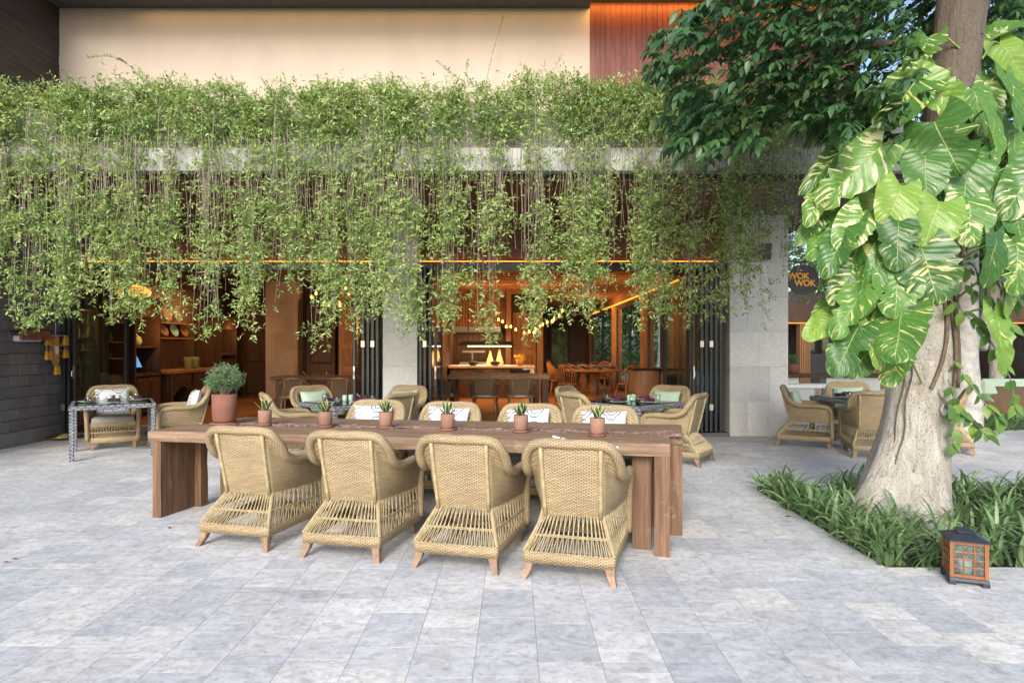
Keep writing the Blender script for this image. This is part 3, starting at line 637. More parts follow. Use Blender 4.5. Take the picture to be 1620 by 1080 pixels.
# bar shelving with bottles and a carved post
bs=thing('bar_shelving','warmly lit bar shelving stocked with bottles behind the folding doors','shelving',(-3.5,16.3,.08))
boxes(MB(),(-4.5,-1.9,16.84,16.88,.08,2.9),(-4.5,-4.44,16.3,16.84,.08,2.9),(-3.2,-3.14,16.3,16.84,.08,2.9)).build('carcass',MT['warmwood'],bs,world=True)
for z in (.95,1.3,1.65,2.0,2.35): boxes(MB(),(-4.44,-3.2,16.35,16.84,z,z+.03),(-3.14,-1.9,16.35,16.84,z,z+.03)).build('shelf',MT['warmwood'],bs,world=True)
cp=thing('carved_post','carved golden timber post in front of the bar shelving','post',(-4.05,15.6,.08))
m=MB(); m.box(-.19,.19,-.15,.15,0,2.2); m.build('shaft',MT['warmwood'],cp,bevel=.01)
for z in (.3,.85,1.4): m=MB(); m.box(-.13,.13,-.175,-.15,z,z+.45); m.box(-.09,.09,-.19,-.175,z+.05,z+.40); m.build('carved_panel',MT['warmwood'],cp,bevel=.01)
m=MB(); m.box(-.24,.24,-.2,.2,2.2,2.32); m.build('capital',MT['warmwood'],cp,bevel=.02)
btl=MB(); btl.lathe([(.035,0),(.037,.02),(.037,.17),(.015,.22),(.013,.29)],10); btme=[btl.mesh('bottle',True,mats=[q]) for q in (MT['bottle'],MT['olive'],MT['brass'])]
for z in (.98,1.33,1.68,2.03):
    for i in range(9): obj('bottle',random.choice(btme),None,(-3.0+i*.12,16.6,z),label='bottle standing on the lit bar shelving',cat='bottle',group='bottles on the bar shelving')
# ------------------------------------------------------------------ kitchen counter
kc=thing('kitchen_counter','open kitchen counter with stone top and dark timber front','counter',(-.6,16.8,.08))
boxes(MB(),(-1.7,.56,16.45,17.25,.86,.92)).build('top',MT['lime_in'],kc,bevel=.004,world=True); boxes(MB(),(-1.65,.25,16.52,17.2,.08,.86)).build('front',MT['cabinet'],kc,world=True); boxes(MB(),(.26,.54,16.48,17.2,.08,.86)).build('end_block',MT['lime'],kc,world=True)
hl=thing('heat_lamp_canopy','long black heat lamp canopy hanging over the kitchen counter','lamp',(-.72,16.8,1.4))
m=MB(); m.hexa([(-1.5,16.6,1.44),(.06,16.6,1.44),(.06,17.1,1.44),(-1.5,17.1,1.44)],[(-1.36,16.75,1.55),(-.08,16.75,1.55),(-.08,16.95,1.55),(-1.36,16.95,1.55)]); m.build('canopy',MT['black'],hl,world=True)
m=MB(); m.box(-1.2,-.05,16.64,16.68,1.415,1.438); m.build('lamp_tube',MT['hoodlamp'],hl,world=True)
for x in (-1.2,-.2): m=MB(); m.tube([(x,16.85,1.55),(x,16.85,3.1)],.012,6); m.build('hanger',MT['black'],hl,world=True)
eh=thing('extractor_hood','lit slatted timber hood with steel rim above the kitchen','hood',(-.9,17.9,1.8))
boxes(MB(),(-1.7,-.35,17.3,17.34,1.82,1.96),(-1.7,-.35,18.5,18.54,1.82,1.96),(-.39,-.35,17.34,18.5,1.82,1.96)).build('rim',MT['steel'],eh,world=True)
for i in range(17):
    x=-1.68+i*.08; m=MB(); m.bar((x,17.36,1.97),(x,17.55,3.05),.03,.03); m.build('slat',MT['warmwood'],eh,world=True)
boxes(MB(),(-1.7,-.4,18.0,18.1,1.97,3.05)).build('back',MT['warmwood'],eh,world=True)
st=thing('steel_range','stainless steel range with shelf behind the counter','range',(-1.0,17.9,.08))
boxes(MB(),(-1.5,-.7,17.6,18.3,.08,.98)).build('body',MT['steel'],st,bevel=.01,world=True); boxes(MB(),(-1.45,-.8,17.9,18.3,1.24,1.30),(-1.2,-1.15,18.2,18.25,.98,1.24)).build('shelf',MT['steel'],st,bevel=.004,world=True)
for i,x in enumerate((-.62,-.37)):
    t=thing('steamer_basket','tall conical woven basket on the kitchen counter','basket',(x,17.0,.92),group='conical baskets on the kitchen counter'); m=MB(); m.lathe([(.02,.38+.08*i),(.035,.3+.06*i),(.1,.08),(.12,0)][::-1],14); m.build('body',MT['basket'],t,True); m=MB(); m.lathe([(.122,0),(.13,.01),(.125,.03)],14,cap=False); m.build('rim',MT['basket'],t,True)
for x in (-1.05,-.48):
    t=thing('black_wok_pot','black lidded pot on the kitchen counter','pot',(x,16.62,.92),group='black pots on the kitchen counter'); m=MB(); m.lathe([(.07,0),(.13,.04),(.14,.08),(.11,.10),(.03,.13)],16); m.build('body',MT['black'],t,True); m=MB(); m.lathe([(.025,.13),(.02,.15),(.03,.16),(.001,.17)],8); m.build('knob',MT['black'],t,True)
fb=thing('flower_bowl','terracotta bowl of yellow and red flowers on the counter end','flowers',(.18,16.6,.92)); m=MB(); m.lathe([(.06,0),(.10,.05),(.12,.16),(.105,.16),(.09,.06)],14); m.build('bowl',MT['ceramic'],fb,True)
n=70; a=rng.uniform(0,6.28,n); r_=np.sqrt(rng.uniform(0,1,n))*.13; pp=np.stack([r_*np.cos(a),r_*np.sin(a),.18+.10*rng.uniform(0,1,n)],1)
dd=rng.normal(0,1,(n,3)); 
obj('blooms',leaves_mesh('blooms',pp,dd,rng.normal(0,1,(n,3)),np.full(n,.06),np.full(n,.05),mat=plain('yellow petals',(.7,.42,.03,1),.7,var=.5,scale=40)),fb)
# ================================================================== WICKER ARMCHAIRS (local: front = +Y)
RAIL=[(0,-.315,.832),(.14,-.315,.836),(.245,-.30,.815),(.295,-.255,.735),(.305,-.185,.640),(.315,-.06,.597),(.322,.13,.597),(.318,.275,.58)]
INN=[(0,-.305,.80),(.13,-.305,.80),(.195,-.285,.775),(.222,-.225,.69),(.255,-.14,.60),(.29,-.03,.565),(.315,.14,.565),(.318,.28,.555)]
POST=[(.314,.315,.53),(.308,.328,.42),(.302,.335,.13)]
LOW=[(0,-.21,.36),(.11,-.21,.36),(.185,-.20,.36),(.205,-.165,.36),(.225,-.08,.36),(.25,.05,.36),(.27,.18,.36),(.287,.31,.36)]
RIM=[(0,-.385,.165),(.15,-.385,.165),(.272,-.378,.165),(.283,-.34,.165),(.288,-.22,.165),(.294,-.02,.165),(.30,.15,.165),(.305,.335,.165)]
def curve(P,s):
    a=min(int(s),len(P)-2); t=s-a; A=Vector(P[max(a-1,0)]);Bq=Vector(P[a]);C=Vector(P[a+1]);D=Vector(P[min(a+2,len(P)-1)])
    if a==0: A=Vector((-P[1][0],P[1][1],P[1][2]))
    return .5*((2*Bq)+(C-A)*t+(2*A-5*Bq+4*C-D)*t*t+(3*Bq-A-3*C+D)*t**3)
def sym(P,s):
    p=curve(P,abs(s)); return Vector((p.x if s>=0 else -p.x,p.y,p.z))
def make_armchair(label):
    t=thing('wicker_armchair',label,'chair')
    N=64; ss=[-7+14*i/N for i in range(N+1)]; K=9
    def shell(off):
        P=[];arc=[0]
        for i,s in enumerate(ss):
            a=sym(LOW,s);b=sym(RAIL,s)
            nrm=Vector((-(a.x+b.x),-(a.y+b.y)+.05,0)); nrm.normalize()
            c_=sym(INN,s); row=[(a.lerp(c_,j/(K-2)) if j<=K-2 else c_.lerp(b,(j-K+2)/2))+nrm*(off-.015*math.sin(math.pi*j/K)) for j in range(K+1)]
            if i: arc.append(arc[-1]+(row[K//2]-P[-1][K//2]).length)
            P.append(row)
        return P,arc
    m=MB()
    for off,fl in ((0,True),(.03,False)):
        P,arc=shell(off); m.grid(P,lambda i,j,arc=arc,P=P:(arc[i],(P[i][j].z)),flip=fl)
    m.build('woven_body',MT['wicker'],t,True)
    full=[sym(RAIL,-7+14*i/90) for i in range(91)]; R_=catmull([RAIL[7]]+POST,5); L_=[Vector((-p.x,p.y,p.z)) for p in R_]
    path=L_[::-1][:-1]+full+R_[1:]
    m=MB(); m.tube(path,[.028 if p.z<.45 else .032 for p in path],12); m.build('rolled_rail',MT['wicker'],t,True)
    for sg in (-1,1):
        m=MB(); A=Vector((sg*.178,-.212,.35)); C=Vector((sg*.19,-.318,.805)); m.tube([A.lerp(C,i/6) for i in range(7)],.014,8); m.build('back_pole',MT['rod'],t,True)
    # open lattice skirt: slanting rods, a twined band half-way, corner strips
    m=MB(); per=np.concatenate([np.linspace(-7,-2.3,28),np.linspace(-2.15,2.15,38),np.linspace(2.3,7,28)]); 
    for i,s in enumerate(per):
        s2=min(7,max(-7,s+(.14 if i%2 else -.14)*(1.5 if abs(s)>2.2 else 1))); m.tube([sym(LOW,s)+Vector((0,0,.005)),sym(LOW,s).lerp(sym(RIM,s2),.5)+Vector((0,0,-.012)),sym(RIM,s2)],.0033,5,False)
    for dz in (0,.009):
        m.tube([sym(LOW,s).lerp(sym(RIM,s),.52)+Vector((0,0,-.012+dz)) for s in np.linspace(-7,7,70)],.0042,5,False)
    for sg in (-1,1): m.tube([sym(LOW,sg*2.2).lerp(sym(RIM,sg*2.2),k/4)*1.003 for k in range(5)],.010,6,False)
    for i in range(34):   # front skirt
        x=-.27+.54*i/33; x2=x+(.012 if i%2 else -.012); m.tube([(x,.318,.32),(x2,.324,.24),(x,.33,.16)],.0033,5,False)
    for z in (.236,.246): m.tube([(-.28,.325,z),(.28,.325,z)],.0042,5,False)
    m.build('lattice_skirt',MT['rod'],t,kind='stuff')
    # bottom band
    m=MB(); loop=[sym(RIM,s) for s in np.linspace(-7,7,57)]; loop=[Vector((p.x*1.01,p.y,0)) for p in loop]
    nl=len(loop); P=[];arc=[0]
    for i,p in enumerate(loop+[loop[0]]):
        inn=Vector((p.x*.90,p.y*.92,0)); P.append([inn+Vector((0,0,.10)),p+Vector((0,0,.098)),p+Vector((0,0,.167)),inn+Vector((0,0,.17)),inn+Vector((0,0,.10))])
        if i: arc.append(arc[-1]+(P[-1][1]-P[-2][1]).length)
    m.grid(P,lambda i,j:(arc[i],(0,.02,.089,.11,.18)[j]),flip=False); m.build('base_band',MT['wicker'],t,True)
    m=MB(); m.box(-.275,.275,.295,.325,.315,.385); m.hexa([(-.165,-.17,.35),(.165,-.17,.35),(.26,.295,.35),(-.26,.295,.35)],[(-.165,-.17,.365),(.165,-.17,.365),(.26,.295,.365),(-.26,.295,.365)]); m.build('seat_frame',MT['wicker'],t,bevel=.006)
    # seat cushion
    m=MB(); c=[]
    for (h,ins) in ((.366,.015),(.375,0),(.435,0),(.455,.02),(.463,.07)):
        c.append([Vector((x,y,h)) for x,y in ((-.20+ins,-.15+ins),(0,-.17+ins),(.20-ins,-.15+ins),(.235-ins,.05),(.26-ins,.30-ins),(.25-ins,.325-ins),(0,.33-ins),(-.25+ins,.325-ins),(-.26+ins,.30-ins),(-.235+ins,.05),(-.20+ins,-.15+ins))])
    m.grid(c,flip=True); m.add(c[-1][:-1],[tuple(range(10))]); m.build('seat_cushion',MT['seat'],t,True)
    for sx,sy,fx,fy in ((-1,-1,.03,-.045),(1,-1,.03,-.045),(-1,1,.006,.012),(1,1,.006,.012)):
        m=MB(); cx,cy=sx*.25,(-.345 if sy<0 else .295); q=lambda w,x,y,z:[(x-w,y-w,z),(x+w,y-w,z),(x+w,y+w,z),(x-w,y+w,z)]
        mid=q(.023,cx+sx*fx*.3,cy+fy*.3,.055)
        m.hexa(q(.017,cx+sx*fx,cy+fy,0),mid); m.hexa(mid,q(.031,cx,cy,.112)); m.build('leg',MT['foot'],t)
    return t
TA=R(-13.5); ux=Vector((math.cos(TA),math.sin(TA),0)); uy=Vector((-math.sin(TA),math.cos(TA),0))
A0=make_armchair('x'); first=[True]
def armchair(loc,rz,label,group):
    if first[0]:
        first[0]=False; A0.location=loc; A0.rotation_euler=(0,0,rz); tag(A0,label,None,group); return A0
    return dup(A0,loc,rz,label,group)
# pillows
def pillow_mesh(name,mat,w=.43,h=.40,th=.075):
    m=MB(); n=14
    for sg in (1,-1):
        P=[]
        for i in range(n+1):
            r=[]
            for j in range(n+1):
                u=-1+2*i/n; v=-1+2*j/n; t_=((1-u**4)*(1-v**4))**.5
                pin=1-.07*(1-abs(u*v))*0-.05*((1-v*v)*abs(u)**3)
                r.append(Vector((u*w/2*(1-.06*(1-v*v)*u*u),sg*th*t_*(1+.1*math.sin(3*u+v*2)),v*h/2*(1-.06*(1-u*u)*v*v))))
            P.append(r)
        m.grid(P,lambda i,j:(i/n,j/n),flip=sg<0)
    return m.mesh(name,True,mats=[mat])
PD=pillow_mesh('throw_pillow',MT['damask']); PG=pillow_mesh('throw_pillow',MT['green'],.42,.34); 
PK=pillow_mesh('throw_pillow',m_damask('kilim pillow',(.35,.20,.12,1),(.10,.03,.04,1)),.45,.35); PN=pillow_mesh('throw_pillow',plain('navy pillow',(.03,.03,.09,1),.9,var=.3,scale=50),.45,.33)
def pillow(ch,me,label,group,dz=0,tilt=14,roll=0,dx=0):
    loc=Matrix.Rotation(ch.rotation_euler.z,4,'Z')@Vector((dx,-.135,.625+dz))+Vector(ch.location)
    return obj('throw_pillow',me,None,loc,rot=(R(tilt),R(roll),ch.rotation_euler.z),label=label,cat='pillow',group=group)
# four on the patio side (placed by their rear feet), four across the table
feet=[((320,862),(420,871)),((487,880),(592,889)),((662,895),(780,908)),((834,912),(967,927))]
words=('nearest the big shrub pot','second from the big shrub pot','third from the big shrub pot','nearest the tree end')
rows=[-.245,-.215,-.255,-.265]
for (l_,r_),wd,rz in zip(feet,words,rows):
    a=gp(*l_);c=gp(*r_); o=(a+c)/2+Matrix.Rotation(rz,4,'Z')@Vector((0,.375,0)); o.z=0
    ch=armchair(o,rz,'honey wicker armchair with its back to the terrace, '+wd,'armchairs along the long timber table')
    if 'tree end' in wd: pillow(ch,PD,'patterned pillow whose corner peeks over the armchair at the tree end','patterned pillows',.02,12,7,.05)
    o2=o+uy*1.69
    c2=armchair(o2,rz+math.pi+.03,'pillowed wicker armchair on the doors side of long table, '+wd,'armchairs along the long timber table')
    pillow(c2,PD,'blue damask pillow on doors-side chair of long table, '+wd,'patterned pillows',0,13,random.uniform(-3,3))
# ------------------------------------------------------------------ long timber table: two waterfall slabs side by side
FR=gp(1060,881); LT=4.24; T0=FR-ux*LT   # front-left foot on the ground
tb=thing('long_timber_table','long weathered timber slab table with ragged centre gap and thick panel legs','table',T0,TA)
def ztop(x): return .728+.046*x/LT
def slab(name,x0,x1,y0,y1,rough0,rough1,seed):
    n=90; k=7; th=.088; P=[]
    for i in range(n+1):
        x=x0+(x1-x0)*i/n; zt=ztop(x); f=lambda a,s:noise.noise((x*a,seed*3.1,s))
        ya=y0+rough0*(f(3,1)*.9+f(14,2)*.5); yb=y1+rough1*(f(3,5)*.9+f(14,6)*.5)
        c0=.012 if not rough0>.01 else .03; c1=.012 if not rough1>.01 else .03
        ring=[(ya+c0,zt),(ya+(yb-ya)*.33,zt+.002*f(5,8)),(ya+(yb-ya)*.66,zt+.002*f(4,9)),(yb-c1,zt),(yb,zt-.016),(yb+rough1*f(9,3)*.6,zt-th*.6),(yb-.01,zt-th),(ya+.01,zt-th+.012*f(2,4)),(ya+rough0*f(9,7)*.6-.004*f(3,11),zt-th*.55),(ya,zt-.014),(ya+c0,zt)]
        ex=0
        P.append([Vector((x+.01*noise.noise((y*4,seed,i))*(1 if i in (0,n) else 0),y,z)) for y,z in ring])
    m=MB(); m.grid(P,flip=True); m.add([p for p in P[0][:-1]],[tuple(range(10))]); m.add([p for p in P[-1][:-1]],[tuple(range(9,-1,-1))])
    return m.build(name,MT['table'],tb)
slab('front_slab',-.03,LT,0,.52,.004,.075,1); slab('back_slab',.10,LT+.10,.585,1.13,.075,.012,2)
def legp(x0,x1,y0,y1,seed):
    m=MB(); n=10; P=[]
    for i in range(n+1):
        z=i/n*(ztop((x0+x1)/2)-.085); e=.012*noise.noise((z*5,seed,0)); e2=.02*noise.noise((z*4,seed,5))
        P.append([Vector(q) for q in ((x0,y0,z),(x1+e*.3,y0,z),(x1+e*.3,y1+e2,z),(x0,y1+e2,z),(x0,y0,z))])
    m.grid(P,flip=True); m.add(P[0][:4],[(3,2,1,0)]); return m.build('panel_leg',MT['tableleg'],tb)
legp(.004,.085,.015,.40,1); legp(.05,.15,.41,.50,2); legp(.20,.29,.60,1.10,3); legp(LT-.105,LT-.002,-.004,.10,4); legp(LT-.26,LT-.13,.12,.45,5); legp(LT-.01,LT+.095,.52,.61,6); legp(LT-.2,LT-.1,.70,1.10,7)
# splinters of the ragged gap
m=MB()
for i in range(320):
    x=random.uniform(.12,LT); y=.55+random.gauss(0,.035); l=random.uniform(.04,.16); a=random.uniform(-.3,.3); z=ztop(x)+random.uniform(-.014,.008)
    m.bar((x,y,z),(x+l*math.cos(a),y+l*math.sin(a),z+random.uniform(-.008,.008)),random.uniform(.008,.025),random.uniform(.006,.02))
m.build('gap_splinters',plain('plum brown splinters',(.20,.125,.11,1),.8,var=.5,scale=30),tb,kind='stuff')
m=MB(); m.box(.16,LT-.02,.50,.60,.63,.655); m.build('gap_backing',MT['tableleg'],tb)
# ------------------------------------------------------------------ pots on the table
def onz(px,py):
    z=.75
    for _ in range(6):
        p=gp(px,py,z); x=(p-T0).dot(ux); z=ztop(x)
    return p
def pot(t,r,h,mat,sauc=True):
    m=MB(); b0=.022 if sauc else 0
    m.lathe([(r*.84,b0),(r*.93,b0+h*.08),(r*.99,b0+h*.5),(r,b0+h),(r*.90,b0+h),(r*.87,b0+h*.86),(.001,b0+h*.86)],28); m.build('pot',mat,t,True)
    if sauc: m=MB(); m.lathe([(r*.95,0),(r*1.10,.006),(r*1.13,.022),(r*1.07,.024),(r*1.0,.012),(.001,.011)],28); m.build('saucer',MT['terracotta'],t,True)
    m=MB(); 
    for i in range(int(60*r/.06)):
        a=random.uniform(0,6.28);q=r*.84*random.random()**.5; m.lathe([(.001,-.006),(r*.09,0),(.001,.007)],5,(q*math.cos(a),q*math.sin(a),b0+h*.88),False)
    m.build('pebbles',MT['gravel'],t,kind='stuff')
    return b0+h
bp=thing('potted_shrub','round feathery green shrub in a large terracotta pot on the long table','potted plant',onz(355,671)); zt=pot(bp,.107,.255,MT['terracotta'])
m=MB(); brs=[]
for i in range(150):
    v=Vector(rng.normal(0,1,3)); v.z=abs(v.z)*1.1-.25; v.normalize(); L_=.155*random.uniform(.75,1.1)*(1+.25*noise.noise(v*2.2)); e=Vector((v.x*L_,v.y*L_,zt+.125+v.z*L_*.95)); s_=Vector((v.x*.015,v.y*.015,zt-.02)); brs.append((s_,e)); 
    if i%3==0: m.tube([s_,s_.lerp(e,.5)+Vector((0,0,.02)),e],[.004,.003,.001],4,False)
m.build('stem',MT['stem'],bp)
ps=[];ds=[]
for s_,e in brs:
    for k in range(34):
        t=random.uniform(.45,1.0); p=s_.lerp(e,t); ps.append(p+Vector(rng.normal(0,.009,3))); ds.append((e-s_).normalized()*.8+Vector(rng.normal(0,.75,3)))
n=len(ps); obj('foliage',leaves_mesh('foliage',np.array(ps),np.array(ds),rng.normal(0,1,(n,3)),rng.uniform(.016,.034,n),rng.uniform(.004,.008,n),mat=MT['shrub']),bp)
def rosette(t,zt,nl,L_,seed):
    rr=random.Random(seed)
    for i in range(nl):
        a=2.4*i+rr.uniform(-.2,.2); el=R(min(82,30+58*i/nl+rr.uniform(-8,8))); ln=L_*rr.uniform(.75,1.1); w=.019*rr.uniform(.85,1.15)
        d=Vector((math.cos(a),math.sin(a),0)); s_=Vector((-math.sin(a),math.cos(a),0)); P=[]
        for k in range(7):
            q=k/6; e=el+(.25*q if el<R(60) else 0); p=d*(math.cos(e)*ln*q+.004)+Vector((0,0,math.sin(e)*ln*q)); ww=w*(.75+.9*q-1.65*q**3)if q<1 else .0005
            up=Vector((-d.x*math.sin(e),-d.y*math.sin(e),math.cos(e))); P.append([p-s_*ww+up*ww*.45,p,p+s_*ww+up*ww*.45])
        m=MB(); m.grid([[Vector((0,0,zt))+q for q in r] for r in P],lambda i,j:(j/2,i/6)); m.build('leaf',MT['sansev'],t,True)
for i,(px,py,wd) in enumerate(((419,673,'beside the big shrub pot'),(515,676,'second along from the big shrub pot'),(610,677,'third along from the big shrub pot'),(708,681,'fourth along from the big shrub pot'),(824,684,'fifth along from the big shrub pot'),(945,690,'at the tree end of the long table'))):
    t=thing('potted_succulent','striped succulent in a small chalky terracotta pot, '+wd,'potted plant',onz(px,py),random.uniform(0,6),'small succulents down the long table'); zt=pot(t,.058,.118,MT['terrapale']); rosette(t,zt-.02,8 if i%2 else 10,.125,i)
# ------------------------------------------------------------------ woven glass-topped tables
def make_wtable():
    t=thing('woven_table','x','table'); s=.445; h=.69
    m=MB()
    for a,b_ in (((-s,-s),(s,-s)),((s,-s),(s,s)),((s,s),(-s,s)),((-s,s),(-s,-s))):
        A=Vector((*a,h-.03));C=Vector((*b_,h-.03)); d=(C-A).normalized()*.03; m.bar(A-d,C-d*1.0,.06,.056)
    m.build('woven_frame',MT['wgrey'],t,bevel=.006)
    for x in (-1,1):
        for y in (-1,1): m=MB(); m.box(x*(s-.002)-.027,x*(s-.002)+.027,y*(s-.002)-.027,y*(s-.002)+.027,0,h-.058); m.build('leg',MT['wgrey'],t,bevel=.006)
    m=MB(); m.box(-s+.02,s-.02,-s+.02,s-.02,h-.001,h+.007); m.build('glass_top',MT['tabletop'],t,bevel=.002)
    m=MB(); m.box(-s+.03,s-.03,-s+.03,s-.03,h-.055,h-.04); m.build('under_panel',MT['wgrey'],t)
    return t
WT=make_wtable(); wfirst=[True]
gl_=MB(); gl_.lathe([(.001,.006),(.03,.006),(.038,.10),(.036,.10),(.028,.0),(.001,.0)],16,cap=False); glme=gl_.mesh('tumbler',True,mats=[MT['clear']])
pt_=MB(); pt_.lathe([(.001,.004),(.07,.006),(.125,.018),(.12,.02),(.07,.010)],20,cap=False); ptme=pt_.mesh('plate',True,mats=[MT['mint']])
nk=MB(); 
for i in range(5): nk.hexa([(-.08+.01*i,-.05+.005*i,.016*i*.6),(.07-.012*i,-.05,.016*i*.6),(.08,.05-.004*i,.016*i*.6),(-.07,.045,.016*i*.6)],[(-.07,-.045,.016*(i+1)*.6),(.06,-.04,.016*(i+1)*.6),(.07-.008*i,.04,.016*(i+1)*.6),(-.06,.04,.016*(i+1)*.6)])
nkme=nk.mesh('napkin',bevel=.002,mats=[MT['plum']])
mg=MB(); mg.lathe([(.025,0),(.03,.005),(.03,.085),(.024,.085),(.024,.01)],14); mgme=mg.mesh('shaker',True,mats=[MT['mint']])
def woven_table(loc,rz,label,where):
    if wfirst[0]: wfirst[0]=False; t=WT; t.location=loc; t.rotation_euler=(0,0,rz); t['label']=label
    else: t=dup(WT,loc,rz,label)
    t['group']='glass-topped woven tables'
    M=Matrix.Translation(loc)@Matrix.Rotation(rz,4,'Z')
    for i in range(4):
        a=i*math.pi/2; q=lambda x,y,z:M@(Matrix.Rotation(a,4,'Z')@Vector((x,y,z)))
        obj('plate',ptme,None,q(.0,-.28,.698),label='mint glazed plate set on the '+where,cat='plate',group='plates on the '+where)
        obj('napkin',nkme,None,q(.0,-.28,.71),rz+a,label='folded plum napkin on a plate on the '+where,cat='napkin',group='napkins on the '+where)
        obj('tumbler',glme,None,q(.2,-.27,.698),label='clear glass tumbler on the '+where,cat='glass',group='tumblers on the '+where)
    for dx in (-.04,.05): obj('shaker',mgme,None,M@Vector((dx,.02,.698)),label='mint ceramic shaker in the middle of the '+where,cat='shaker',group='shakers on the '+where)
def setc(c,ang,d,da,label,group,me=None,plabel=None,pg=None,dist=0):
    """chair at bearing ang around table centre c, turned to face it"""
    p=Vector(c)+Vector((math.cos(ang),math.sin(ang),0))*d
    ch=armchair(p,ang+math.pi/2+da,label,group)
    if me: pillow(ch,me,plabel,pg,0,14,random.uniform(-4,4))
    return ch
c1=Vector((-5.37,8.49,0)); woven_table(c1,R(32.7),'grey-blue woven table with glass top beside the dark stone wall','table beside the dark stone wall')
setc(c1,R(122.7),.74,0,'wicker armchair facing the terrace between dark stone wall and woven table','armchairs at the wall-side table',PD,'grey damask pillow on the armchair next to the dark stone wall','patterned pillows')
setc(c1,R(32.7),.84,0,'wicker armchair seen side-on between the wall-side woven table and long table','armchairs at the wall-side table',PD,'grey damask pillow on the side-on armchair at the wall-side table','patterned pillows')
c2=Vector((-2.22,8.5,0)); woven_table(c2,R(45),'grey-blue woven table with glass top in front of the narrow pillar','table in front of the narrow pillar'); g2='armchairs at the narrow-pillar table'
setc(c2,R(222),.80,R(-12),'wicker armchair turned side-on at the shrub pot side of the narrow-pillar table',g2)
setc(c2,R(135),.78,0,'wicker armchair with mint pillow facing out at the narrow-pillar table, sideboard side',g2,PG,'mint pillow on the sideboard-side armchair at the narrow-pillar table','mint pillows')
setc(c2,R(318),.80,R(8),'wicker armchair with back to the terrace at the narrow-pillar table',g2)
setc(c2,R(42),.78,R(25),'wicker armchair with mint pillow standing right against the narrow pillar',g2,PG,'mint pillow on the armchair against the narrow pillar','mint pillows')
c3=Vector((1.6,8.5,0)); woven_table(c3,R(42),'grey-blue woven table with glass top before the wide door opening','table before the wide door opening'); g3='armchairs at the wide-opening table'
setc(c3,R(218),.80,R(-5),'wicker armchair turned away at the kitchen side of the wide-opening table',g3)
setc(c3,R(138),.80,R(10),'wicker armchair with mint pillow on the kitchen side of the wide-opening table',g3,PG,'mint pillow on the kitchen-side armchair at the wide-opening table','mint pillows')
setc(c3,R(48),.78,0,'wicker armchair with mint pillow in front of the curved host stand',g3,PG,'mint pillow on the armchair in front of the host stand','mint pillows')
setc(c3,R(308),.72,R(18),'wicker armchair side-on at the wide pillar side of the wide-opening table',g3)
c4=Vector((5.0,9.15,0)); woven_table(c4,R(5),'dark woven table with glass top behind the big tree trunk','table behind the big tree trunk'); g4='armchairs at the table behind the tree'
setc(c4,R(176),.74,R(-22),'wicker armchair side-on against the wide limestone pillar',g4,PG,'mint pillow on the armchair against the wide pillar','mint pillows')
setc(c4,R(252),.78,0,'wicker armchair with back to the terrace, half hidden by the tree trunk',g4)
setc(c4,R(-26),.98,R(-8),'wicker armchair whose flared base shows on the creeper side of the trunk',g4)
setc(c4,R(70),.8,0,'wicker armchair facing out behind the half-hidden one, mint pillow inside',g4,PG,'mint pillow on the outward-facing armchair behind the tree','mint pillows')
# ------------------------------------------------------------------ lantern
ln=thing('candle_lantern','orange wood lantern with small panes and dark blue lid beside the planting bed','lantern',(2.785,3.90,0),R(-22))
w=.088; m=MB()
q=lambda a,z:[(-a,-a,z),(a,-a,z),(a,a,z),(-a,a,z)]
m.hexa(q(.104,.022),q(.099,.045))
for x in (-1,1):
    for y in (-1,1): m.box(x*.085-.02,x*.085+.02,y*.085-.02,y*.085+.02,0,.0225)
m.build('base',MT['navy'],ln,bevel=.003)
m=MB()
for x in (-1,1):
    for y in (-1,1): m.box(x*w-.011,x*w+.011,y*w-.011,y*w+.011,.045,.262)
for z in (.054,.253):
    for y in (-1,1): m.box(-w+.011,w-.011,y*w-.009,y*w+.009,z-.009,z+.009); m.box(y*w-.009,y*w+.009,-w+.011,w-.011,z-.009,z+.009)
m.build('frame',MT['lantern'],ln,bevel=.0015)
for y in (-1,1):
    for ax in (0,1):
        m=MB()
        for k in (-1,1):
            a=k*.026; m.box(*((a-.0035,a+.0035,y*w-.006,y*w+.006) if ax==0 else (y*w-.006,y*w+.006,a-.0035,a+.0035)),.063,.244)
        for k in (1,2,3):
            z=.063+k*.0453; m.box(*((-w+.011,w-.011,y*w-.0055,y*w+.0055) if ax==0 else (y*w-.0055,y*w+.0055,-w+.011,w-.011)),z-.0035,z+.0035)
        gr=m.build('glazing_bars',MT['lantern'],ln)
        for i in range(3):
            for j in range(4):
                m=MB(); a=-.052+i*.052-.0225; z=.067+j*.0453; m.box(*((a,a+.045,y*w-.001,y*w+.001) if ax==0 else (y*w-.001,y*w+.001,a,a+.045)),z,z+.038); m.build('pane',MT['glass'],gr)
m=MB(); m.hexa(q(.110,.263),q(.110,.268)); m.hexa(q(.110,.2682),q(.045,.300)); m.hexa(q(.038,.3002),q(.038,.308)); m.hexa(q(.052,.3082),q(.048,.312)); m.hexa(q(.048,.3122),q(.012,.328)); m.lathe([(.010,.328),(.007,.333),(.011,.34),(.001,.348)],8); m.build('lid',MT['navy'],ln)
m=MB(); m.lathe([(.035,.046),(.036,.13),(.03,.132),(.001,.128)],16); m.build('candle',MT['wax'],ln,True)
